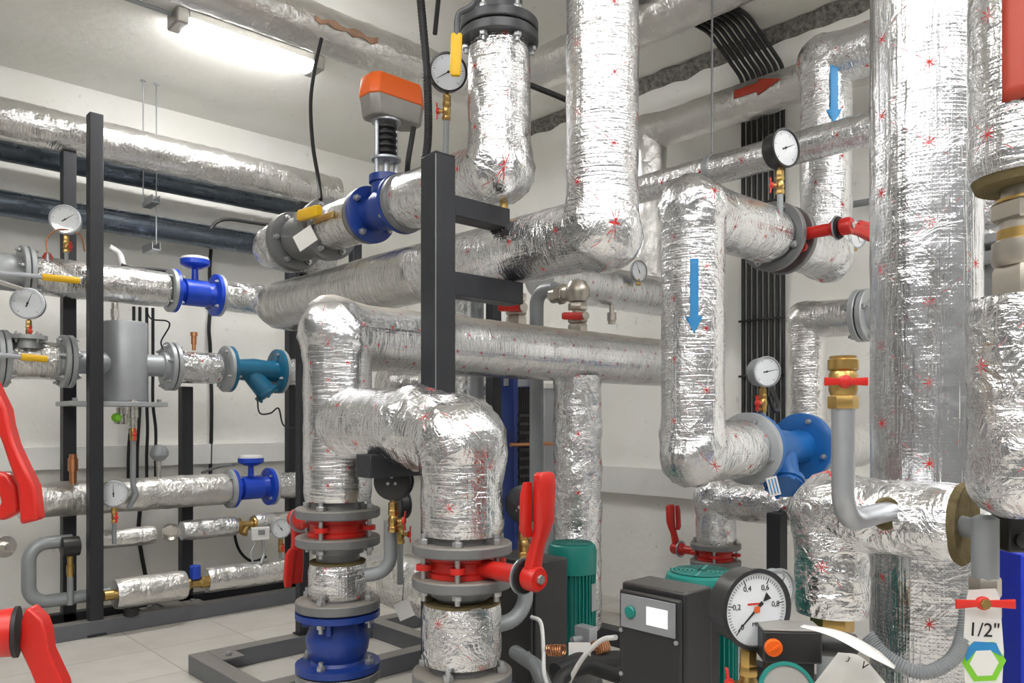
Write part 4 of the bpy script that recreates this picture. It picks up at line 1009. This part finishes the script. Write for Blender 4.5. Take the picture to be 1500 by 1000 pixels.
cable('cable', 'white cable arcing from the screened black box down to the left', [W(902,933,1.5), W(880,938,1.55), W(855,962,1.6), W(838,990,1.65), W(826,1015,1.65)], .005, wc)
rpipe('rubber_hose', 'thick black pipe lying behind the screened control box', [W(815,985,1.75), W(850,968,1.8), W(905,966,1.9), W(960,975,2.0)], .022, 'rubber', 'hose', rad=.06)
rpipe('rubber_hose', 'grey bent hose beside the nearest column at the bottom edge', [W(755,955,2.1), W(785,975,1.95), W(800,1010,1.85), W(803,1050,1.8)], .019, 'greypipe', 'hose', rad=.08)
rpipe('rubber_hose', 'black bent pipe between the pumps near the bottom edge', [W(812,1030,1.6), W(822,990,1.65), W(860,975,1.7), W(905,990,1.75)], .016, 'rubber', 'hose', rad=.06)
# ================================================================== right side
Q1 = V(1.916, 1.288, 0); ZQ = 1.60; ZB = .915
R3 = V(2.75, 1.288, 0)
vp = onX(V(1,1.288,ZQ), 1140); fa = onX(V(1,1.288,ZB), 1098); fb = onX(V(1,1.288,ZB), 1176)
pq = ipipe('upright foil pipe with a pale blue down arrow, bent right at both ends', [V(vp.x-.055,1.288,ZQ), V(Q1.x,1.288,ZQ), V(Q1.x,1.288,ZB), V(fa.x-.02,1.288,ZB)], .090, 'foil', seed=40, crease=.012)
za_, zb_ = z_at(Q1-V(.06,.06,0),380), z_at(Q1-V(.06,.06,0),488)
decal(pq, V(Q1.x,Q1.y,za_), -VZ, V(-.80,-.80,0)-CAMR*.18, .091, arrow_rows(za_-zb_,.022,.045,.044), 'arrow_blue', label='pale blue flow arrow sticker')
butterfly('red butterfly valve on the horizontal pipe below the black gauge, handle pointing right', frame(vp, VX, -VY), 0, R=.112, ph=.45, L=.20)
pr3 = ipipe('foil pipe bent down from the upper right with a blue down arrow on it', [V(vp.x+.06,1.288,ZQ), V(R3.x,1.288,ZQ), V(R3.x,1.288,2.285), V(R3.x,.35,2.285)], .088, 'foil', seed=41, crease=.012)
c_ = V(R3.x,R3.y,0); za_, zb_ = z_at(c_-V(.06,.06,0),96), z_at(c_-V(.06,.06,0),182)
decal(pr3, V(R3.x,R3.y,za_), -VZ, V(-.70,-.75,0)-CAMR*.1, .089, arrow_rows(za_-zb_,.026,.05,.052), 'arrow_blue', label='blue flow arrow sticker')
strainer('bright blue strainer with white label in the lower right pipe', (fa+fb)/2, VX, (fb-fa).length, .113, V(0,-.45,-1), 'blue2', 'flange_light', side=-1)
ipipe('foil pipe running from the bright blue strainer behind the widest foil pipe', [fb+V(.02,0,0), fb+V(.45,0,0)], .088, 'foil_plain', seed=42)
t = thing('label_tag', 'white printed tag hanging on the leg of the bright blue strainer', 'tag', frame(W(1133,712,2.28), -CAMF, VZ)); part('card', MB().box((0,0,0),(.055,.032,.0015), Matrix.Rotation(.25,4,'Z')), 'paper', t)
m_ = MB()
for i in range(3): m_.box((-.02+.0, -.009+i*.009, .0012), (.0,0,0)) if 0 else m_.box((0,-.009+i*.009,.0011),(.045,.0035,.0004), Matrix.Rotation(.25,4,'Z'))
part('print', m_, 'label_blue', t)
gauge('black gauge with white face in front of the thin foil pipe at upper right', W(1152,216,2.42), -VY*1-VX*.25, .058, .05, True, .10, wing=-CAMR, needle=.4, marks=30, depth=.05)
gauge('thermometer dial set into the elbow behind the red handle', onX(V(1,1.288,ZQ),1215)+V(.0,-.10,.06), -VY-VX*.25, .050, .02, False, 0, depth=.03, casemat='galv', needle=-1)
gauge('contact gauge with mirrored face above the bright blue strainer', W(1124,544,2.47), -CAMF-CAMR*.0+CAMR*.25, .047, .05, True, .09, depth=.05, wing=-CAMR*.8-CAMF*.6, needle=.2, casemat='greypipe')
cable('cable', 'grey cable looping beside the contact gauge', [W(1126,580,2.6), W(1133,600,2.6), W(1140,598,2.65), W(1135,580,2.75), W(1128,560,2.9)], .007, 'rubber')
# R2 thin pipe, rod
P2 = atX(1110, 232, 2.52)
ipipe('thin foil pipe sloping past the black gauge towards the widest pipe', [onY(P2, 905), onY(P2, 1360)], .053, 'foil', seed=43, lump=.0015)
pr = onY(P2, 1043); rpipe('threaded_rod', 'thin threaded rod hanging from the ceiling to the thin foil pipe', [V(pr.x,pr.y,ZC-.001), V(pr.x,pr.y,pr.z+.04)], .004, 'flange', 'rod', n=8)
t = thing('pipe_clamp', 'foil coloured clamp band around the thin pipe under the threaded rod', 'clamp', frame(pr, VY)); part('band', MB().lathe([(.052,-.012),(.056,-.012),(.056,.012),(.052,.012)], n=40), 'galv', t)
# R1 with red arrow
P1_ = atX(1050, 163, 3.2); l1 = onY(P1_, 952)
pr1 = ipipe('foil pipe by the right wall with a red arrow sticker', [onY(P1_, 1420), l1, V(l1.x, l1.y, Pn.z+.05)], .083, 'foil_old', seed=44, crease=.012, lump=.004)
s1_ = onY(P1_, 1090); L1_ = (onY(P1_,1158)-s1_).length
decal(pr1, V(s1_.x,s1_.y,s1_.z), -VY, V(-1,0,.12), .084, arrow_rows(L1_,.038,.11,.075), 'arrow_red', label='red flow arrow sticker')
# cables on ceiling and right wall
for k in range(8):
    y = 1.835+.030*k; x = XW-.014
    rpipe('cable', 'black cable of the bundle dropping down the right wall', [V(1.9, y+.06+.004*k, ZC-.014), V(XW-.22, y+.06, ZC-.014), V(x-.004, y, ZC-.20), V(x, y, .72 if 0 else .80), V(x, y, .78)], .0098, 'rubber', 'cable', rad=.09, n=10, group='black cable bundle on the right wall')
for z in (2.50, 2.05, 1.49, 1.22):
    t = thing('cable_clip', 'black clip strip across the cable bundle on the right wall', 'clip', V(XW-.03, 1.94, z), 'clips on the wall cable bundle')
    part('strap', MB().box((0,0,0), (.008,.245,.010)), 'rubber', t, bevel=.002)
# R4
Pr = W(1182, 470, 3.0); fl_ = onY(Pr, 1266)
ipipe('foil pipe bending from the wall side flange down behind the blue strainer', [fl_, Pr, V(Pr.x,Pr.y,.66)], .068, 'foil_plain', seed=45, crease=.008)
flange_pair('grey flange pair half hidden by the left edge of the widest foil pipe', fl_, .095, .05, VY, nb=4)
rpipe('steel_pipe', 'thin grey ribbed conduit on the right wall right of the blue arrow pipe', [atX(1245,300,3.44), atX(1300,291,3.44)], .015, 'greypipe', 'conduit')
# V3 column
V3 = V(3.03, 1.92, 0)
ipipe('foil pipe turning down onto the farthest small red valve', [V(V3.x, .75, .66), V(V3.x, V3.y, .66), V(V3.x, V3.y, z_at(V3, 795))], .086, 'foil_crumpled', seed=46, lump=.005, crease=.014)
butterfly('farthest red butterfly valve with upright red handle near the right wall', frame(V(V3.x,V3.y,.415), VZ, VY), 0, R=.110, ph=.5, L=.20, neck=.11)
rpipe('steel_pipe', 'grey foot pipe below the farthest red valve', [V(V3.x,V3.y,.375-.02), V(V3.x,V3.y,.02)], .055, 'greypipe', n=30)
P_ = W(1138, 800, 3.15); box_post('dark slotted post right of the farthest red valve', P_.x, P_.y, 0, z_at(P_, 752), .06)
# --- widest pipe B1
B1 = V(1.722, .598, 0)
b1 = ipipe('widest upright foil pipe at right printed with red stars', [V(B1.x,B1.y,ZC-.02), V(B1.x,B1.y,.44)], .104, 'foil_big', seed=47, lump=.0016, n=96)
# --- H3
H3X = 1.42; ha = W(1412, 765, 1.288); hl = V(H3X, onY(V(H3X,1,1),1219).y, .832); hr_ = V(H3X, onY(V(H3X,1,1),1412).y, .832)
t = thing('insulated_elbow', 'foil wrapped elbow in front of the widest pipe, cut open at right', 'pipe', hl)
mb = MB(); insul(mb, [hr_, hl, V(hl.x,hl.y,.648)], .066, seed=48, crease=.010, lump=.003); mb.v = [p-hl for p in mb.v]; part('foil_jacket', mb, 'foil_crumpled', t, 60)
part('wool_face', MB().lathe([(.018,-.012),(.064,-.008),(.069,.0),(.064,.006),(.018,.004)], frame(hr_-hl, -VY), 48), 'wool', t, label='brown mineral wool end')
part('hex_nut', MB().hexn((0,0,0), .038, -.022, .012, Matrix.Translation((0,0,.648-hl.z-.012))), 'brass', t)
part('lower_pipe', MB().lathe([(.027,-.30),(.027,-.03)], Matrix.Translation((0,0,.648-hl.z)), 24), 'greypipe', t)
part('wool_opening', MB().lathe([(.001,0),(.028,0),(.026,.004),(.001,.004)], frame(W(1298,752,1.31)-hl, -CAMF+CAMR*.2, VZ), 24), 'wool', t)
# S1
sb = W(1240, 765, 1.20)
rpipe('steel_pipe', 'bare grey pipe rising from the foil elbow to the brass ball valve', [W(1235,598,1.20), V(W(1235,598,1.20).x, W(1235,598,1.20).y, sb.z), V(hl.x-.02, W(1235,598,1.20).y+.0, sb.z+.005)], .0170, 'galv', rad=.045)
vb = W(1235, 560, 1.20)
t = thing('ball_valve', 'brass ball valve with red wing handle on top of the bare grey pipe', 'valve', vb)
part('body', MB().hexn((0,0,0), .0225, -.040, -.020).lathe([(.018,-.020),(.021,-.012),(.021,.012),(.018,.018)], n=28).lathe([(.020,.018),(.0225,.020),(.0225,.034),(.0195,.036),(.0195,.040)], n=28), 'brass', t)
part('bore', MB().lathe([(.001,.0395),(.015,.0395),(.015,.0405),(.001,.0405)], n=20), 'ink', t)  # black disc on the end face, paints the darkness inside the valve
tee_handle(t, frame(V(0,0,0)+(-CAMF)*.02+CAMR*-.008, -CAMF, CAMR), .032, 'red')
# --- T3 column at the right edge
T3 = V(1.338, .322, 0)
zc1 = z_at(T3, 262)
t3 = ipipe('upright foil pipe at the right edge with a big red sticker, open wool end below', [V(T3.x,T3.y,ZC-.02), V(T3.x,T3.y,zc1)], .0795, 'foil', seed=49, lump=.0025)
part('wool_end', MB().lathe([(.02,.002),(.076,.004),(.070,-.012),(.03,-.014)], Matrix.Translation((0,0,zc1-ZC+.02)), 48), 'wool', t3, label='brown mineral wool end')
zr0, zr1 = z_at(T3-V(.06,.05,0),138), z_at(T3-V(.06,.05,0),-90)
decal(t3, V(T3.x,T3.y,zr0), VZ, -CAMF-CAMR*.10, .080, [((zr1-zr0)*i/10, -.070, .04) for i in range(11)], 'arrow_red', 'sticker', label='large red sticker')
t = thing('pipe_fittings', 'stacked nickel nuts and union between the two foil pieces at the right edge', 'fitting', V(T3.x,T3.y,0))
zA, zB = z_at(T3, 440), zc1
h_ = (zB-zA)/5
part('union_nut', MB().hexn((0,0,0), .050, zB-h_*1.75, zB-h_*.95), 'nickel', t)
part('nipple', MB().lathe([(.036,zB-h_*.95),(.036,zB+.01)], n=36).lathe([(.039,zB-h_*2.1),(.039,zB-h_*1.75)], n=36), 'nickel', t)
part('thread', MB().lathe([(.043,zB-h_*.95),(.043,zB-h_*.82)], n=36).lathe([(.042,zB-h_*2.5),(.042,zB-h_*2.1)], n=36), 'brass', t)
part('valve_body', MB().lathe([(.044,zB-h_*3.6),(.048,zB-h_*3.4),(.048,zB-h_*2.6),(.042,zB-h_*2.5)], n=36), 'nickel', t)
part('lower_nut', MB().hexn((0,0,0), .048, zA-.01, zB-h_*3.6), 'nickel', t)
part('tag', MB().box((0,0,0), (.03,.04,.0015), frame(V(0,0,zB-h_*3.4)-CAMF*.055+CAMR*.01, -CAMF, VZ)), 'paper', t)
zl0, zl1 = z_at(T3, 437), z_at(T3, 757)
mb = MB(); insul(mb, [V(0,0,zl0), V(0,0,zl1)], .0815, seed=50, lump=.003)
for p in mb.v:
    e = p.z-zl1
    if e < .05:
        k_ = math.sqrt(max(0, 1-((.05-e)/.05)**2))*.45+.55; p.x *= k_; p.y *= k_
for p in mb.v: p.z -= zl1
o = part('insulated_pipe', mb, 'foil_crumpled', None, 60); o.location = V(T3.x,T3.y,zl1); setp(o, 'rounded foil wrapped body below the nickel fittings at the right edge', 'pipe')
# tee and 1/2" valve with card
vx = W(1443, 800, 1.20); tz = hr_.z-.0
tv = thing('ball_valve', 'ball valve with red wing handle holding a half inch card at lower right', 'valve', vx)
lp = lambda P: P-vx
part('tee', MB().tube([hr_-vx+V(0,.02,0), V(0,0,tz-vx.z)], .0165, n=20).lathe([(.019,tz-vx.z-.10),(.019,tz-vx.z+.02),(.010,tz-vx.z+.025)], n=24), 'greypipe', tv)
zv = z_at(vx, 862)-vx.z
part('body', MB().hexn((0,0,0), .0225, zv-.012, zv+.018).lathe([(.019,zv-.055),(.022,zv-.04),(.022,zv-.02),(.018,zv-.012)], n=24).hexn((0,0,0), .022, zv-.15, zv-.055), 'nickel', tv)
hp = lp(W(1437, 882, 1.155))
tee_handle(tv, frame(hp, -CAMF, CAMR), .043, 'redwing')
part('handle_nut', MB().hexn((0,0,0), .008, .008, .014, frame(hp, -CAMF, CAMR)), 'brass', tv)
card = thing('card_tag', 'white card reading 1/2" with blue and green hexagon print at lower right', 'tag', frame(W(1441, 935, 1.165), -CAMF, CAMR))
part('sheet', MB().prism([(-.027,-.075),(-.031,-.02),(-.026,.055),(-.022,.072),(.018,.074),(.024,.06),(.030,-.02),(.027,-.075)], -.001, .0), 'paper', card)
textmesh('size_text', '1/2"', .029, 'ink', card, Matrix.Translation((0,.012,.0006)) @ Matrix.Rotation(-.06,4,'Z'))
def hexpoly(r, cx=0, cy=0, rot=0): return [(cx+r*math.cos(rot+i*PI/3), cy+r*math.sin(rot+i*PI/3)) for i in range(6)]
part('hexagon_print', MB().prism(hexpoly(.033,.0,-.034,.05), .0002, .0006), 'label_green', card)
part('hexagon_print', MB().prism([(-.030,-.018),(-.014,-.004),(.018,-.006),(.026,-.026),(.010,-.018),(-.012,-.018),(-.026,-.034)], .0006, .0010), 'label_blue', card)
part('hexagon_print', MB().prism(hexpoly(.0215,0,-.036,.05), .0008, .0012), 'paper', card)
P_ = W(1529, 905, 1.75); t = thing('blue_cabinet', 'plain bright blue cabinet side at the lower right edge', 'cabinet', frame(V(P_.x,P_.y,0), VZ, CAMR))
part('housing', MB().box((.02,0,z_at(P_,806)/2+.15), (.22,.12,z_at(P_,806)-.3)), 'panel_blue', t, bevel=.003); part('plinth', MB().box((.02,0,.075), (.12,.08,.15)), 'post', t)
P_ = W(1500, 780, 1.24); t = thing('junction_box', 'black box with round knob under the rounded foil body at the right edge', 'box', frame(P_, -CAMF, CAMR))
part('housing', MB().box((.005,0,0), (.09,.055,.05)), 'black', t, bevel=.004); part('knob', MB().lathe([(.012,.025),(.012,.032),(.008,.034)], Matrix.Translation((-.02,-.008,0)), 20), 'case', t)
cable('flexible_hose', 'ribbed grey hose curling below the widest foil pipe', [W(1270,930,1.2), W(1300,962,1.18), W(1350,985,1.16), W(1395,965,1.16), W(1412,925,1.18), W(1418,870,1.2)], .0092, 'greypipe', 'hose', n=14, rib=.0020)
# column glimpsed between the widest pipe and the right edge
P_ = W(1478, 380, 1.78)
t = thing('flange_joint', 'light grey flanges glimpsed right of the widest foil pipe', 'flange', V(P_.x,P_.y,0))
zz = z_at(P_, 370)
flange(t, .085, .05, zz+.012, zz+.034, 'flange_light', 0); flange(t, .085, .05, zz-.030, zz-.004, 'flange_light', .03, True)
bolts(t, .07, 4, zz-.03, zz+.034, .9, .011)
part('lower_pipe', MB().lathe([(.052,zz-.38),(.052,zz-.03)], n=30), 'tank', t)
ipipe('foil pipe with wool end glimpsed between the widest pipe and the right edge', [V(P_.x,P_.y,ZC-.02), V(P_.x,P_.y,zz+.065)], .060, 'foil_crumpled', seed=51)
P_ = W(1444, 20, 2.0); t = thing('actuator', 'orange topped actuator glimpsed right of the widest foil pipe at the top', 'actuator', V(P_.x,P_.y,0))
zo = z_at(P_, 38); part('cover', MB().box((0,0,zo+.08), (.07,.07,.16)), 'orange', t, bevel=.004); part('base', MB().box((0,0,zo-.02), (.065,.065,.04)), 'grime', t, bevel=.003); part('stem', MB().lathe([(.02,zo-.14),(.02,zo-.04)], n=20), 'black', t)
ipipe('foil pipe behind the orange topped actuator', [V(P_.x,P_.y,zo-.14), V(P_.x,P_.y,zo-.75)], .045, 'foil_plain', seed=52)
# --- big gauge
ang = math.radians(20)
gauge('large black gauge reading 0 to 1,0 in front of the second teal pump', W(1110, 893, 1.10), -CAMF*math.cos(ang)+CAMR*math.sin(ang), .055, .06, True, .05, depth=.043, nums=['0','0,2','0,4','0,6','0,8','1,0'], needle=math.radians(222), marks=50, wing=-CAMR)
gauge('smaller gauge half hidden right behind the large black gauge', W(1142, 866, 1.28), -CAMF*.9+CAMR*.5, .036, .04, False, .08, needle=1, depth=.02, casemat='greypipe')
# thermostat head
Th = W(1160, 947, 1.07)
t = thing('control_unit', 'black control unit with round orange knob at the bottom right', 'actuator', frame(Th, -CAMF-CAMR*.1, CAMR))
part('housing', MB().box((.0,0,-.02), (.078,.044,.05)), 'black', t, bevel=.003)
part('grey_lid', MB().box((.0,.0235,-.02), (.079,.003,.051)), 'grime', t, bevel=.001, label='dusty grey lid')
part('knob', MB().lathe([(.0120,.005),(.0120,.009),(.0105,.0115)], Matrix.Translation((-.026,.0,0)), 32).box((0,0,.0122),(.018,.003,.002), Matrix.Translation((-.026,0,0)) @ Matrix.Rotation(.6,4,'Z')), 'orange', t, label='round orange knob')
part('outlet', MB().lathe([(.016,0),(.018,.03),(.014,.05)], Matrix.Translation((.04,0,-.02)) @ Matrix.Rotation(PI/2,4,'Y'), 24), 'black', t)
part('lower_body', MB().box((-.0,-.035,-.02), (.06,.03,.045)), 'case', t, bevel=.003)
def sheet(name, label, pts, mat='paper', th=.0008):
    n = len(pts)//2; a = pts[:n]; b = pts[n:]; sa, sb_ = spline(a, 6), spline(b, 6)
    m = MB().grid([sa, sb_], close=False); o = solo(name, m, mat, label, 'tag')
    s_ = o.modifiers.new('Solidify','SOLIDIFY'); s_.thickness = th
    return o
sheet('paper_tag', 'long curled white card tag lying over the black control unit', [W(1172,917,1.00), W(1220,932,.98), W(1268,958,.97), W(1310,979,.97), W(1178,914,1.02), W(1232,924,1.02), W(1280,948,1.02), W(1312,975,1.02)])
o = sheet('paper_tag', 'white card with handwritten figures at the bottom edge', [W(1228,955,1.03), W(1262,962,1.03), W(1300,1003,1.03), W(1185,1010,1.03), W(1230,1030,1.03), W(1290,1040,1.03)])
textmesh('handwriting', '3', .010, 'ink', o, wm(o).inverted() @ frame(W(1242,966,1.026), -CAMF, CAMR) @ Matrix.Rotation(-.6,4,'Z'))
textmesh('handwriting', 'V', .014, 'ink', o, wm(o).inverted() @ frame(W(1266,975,1.024), -CAMF, CAMR) @ Matrix.Rotation(-.6,4,'Z'))
t = thing('round_label', 'round grey label with teal rim at the bottom edge under the orange knob', 'label', frame(W(1152,1012,1.0), -CAMF+VZ*.4, CAMR))
part('disc', MB().lathe([(.001,0),(.032,0),(.032,.003),(.001,.003)], n=48), 'grime', t); part('rim', MB().lathe([(.031,-.001),(.036,-.001),(.036,.005),(.031,.005)], n=48, caps=False), 'teal', t)
# --- left foreground red handles
def traced(pts, f, th): return [W(x, y, f) for x, y in pts]
t = thing('valve_handle', 'large red valve handle hanging at the left edge, middle height', 'handle', W(-30, 560, 1.12))
o_ = W(-30, 560, 1.12)
def slab(name, pts, f, th, mat, parent, bevel=.005, skew=0.0, o_=o_):
    a = [W(x, y, f+skew*(x)/100)-o_ for x, y in pts]; b = [p+(CAMF-CAMR*.15)*th for p in a]
    return part(name, MB().grid([a, b]), mat, parent, 40, bevel=bevel)
h_ = slab('handle', [(-45,560),(-20,540),(8,598),(12,622),(20,650),(34,680),(50,712),(56,762),(28,769),(27,748),(24,712),(12,680),(2,650),(-8,625),(-30,610),(-45,590)], 1.12, .028, 'red', t)
slab('trigger', [(-12,690),(10,693),(23,712),(27,742),(24,752),(4,763),(-10,760),(0,735)], 1.135, .02, 'red', h_)
part('spindle', MB().cyl(W(-60,565,1.2)-o_, W(-25,575,1.12)-o_, .02, 24), 'red', t)
o2 = W(25, 925, 1.12)
t = thing('valve_handle', 'large red valve handle slanting down at the lower left corner', 'handle', o2)
dn = (CAMR+CAMF*.42).normalized()
Hm = frame(V(0,0,0), dn, VZ)
part('hub', MB().lathe([(.020,-.11),(.020,-.022),(.033,-.020),(.034,-.004)], Hm, 36), 'red', t)
part('notch_plate', MB().lathe([(.036,-.003),(.036,.002)], Hm, 40), 'rubber', t)
part('bolt', MB().hexn((0,0,0), .012, -.03, -.02, Hm @ Matrix.Translation((0,-.028,-.01))), 'bolt', t)
h_ = slab('handle', [(36,893),(42,890),(60,908),(66,925),(70,955),(92,1002),(98,1030),(62,1030),(44,985),(27,948),(30,910)], 1.105, .03, 'red', t, .004, o_=o2)
P_ = W(4, 800, 1.9); t = thing('pipe_fitting', 'small silver union nut peeking in at the left edge', 'fitting', frame(P_, CAMR-CAMF*.6, VZ)); part('nut', MB().hexn((0,0,0), .022, -.03, .008).lathe([(.026,.008),(.026,.013)], n=24).hexn((0,0,0),.012,.013,.03), 'chrome', t)
# --- hanging cables
cable('cable', 'black cable hanging from the ceiling pipe to the grey flanged valve', [W(471,56,3.1), W(461,100,3.1), W(455,150,3.1), W(458,210,3.05), W(466,260,3.0), W(470,292,2.9)], .0075)
cable('flexible_hose', 'black ribbed hose hanging in front of the orange topped actuator', [W(613,-30,2.35), W(618,20,2.35), W(624,90,2.35), W(627,150,2.35), W(627,200,2.35), W(622,245,2.35)], .0115, 'rubber', 'hose', n=12, rib=.0012)
cable('cable', 'short black cable hanging at the top edge by the yellow lever', [W(645,-30,3.0), W(641,10,3.0), W(637,50,3.0)], .009)
cable('cable', 'black sloping cable between the two central risers', [W(760,118,2.6), W(790,130,2.6), W(815,140,2.6), W(845,153,2.6)], .0095)
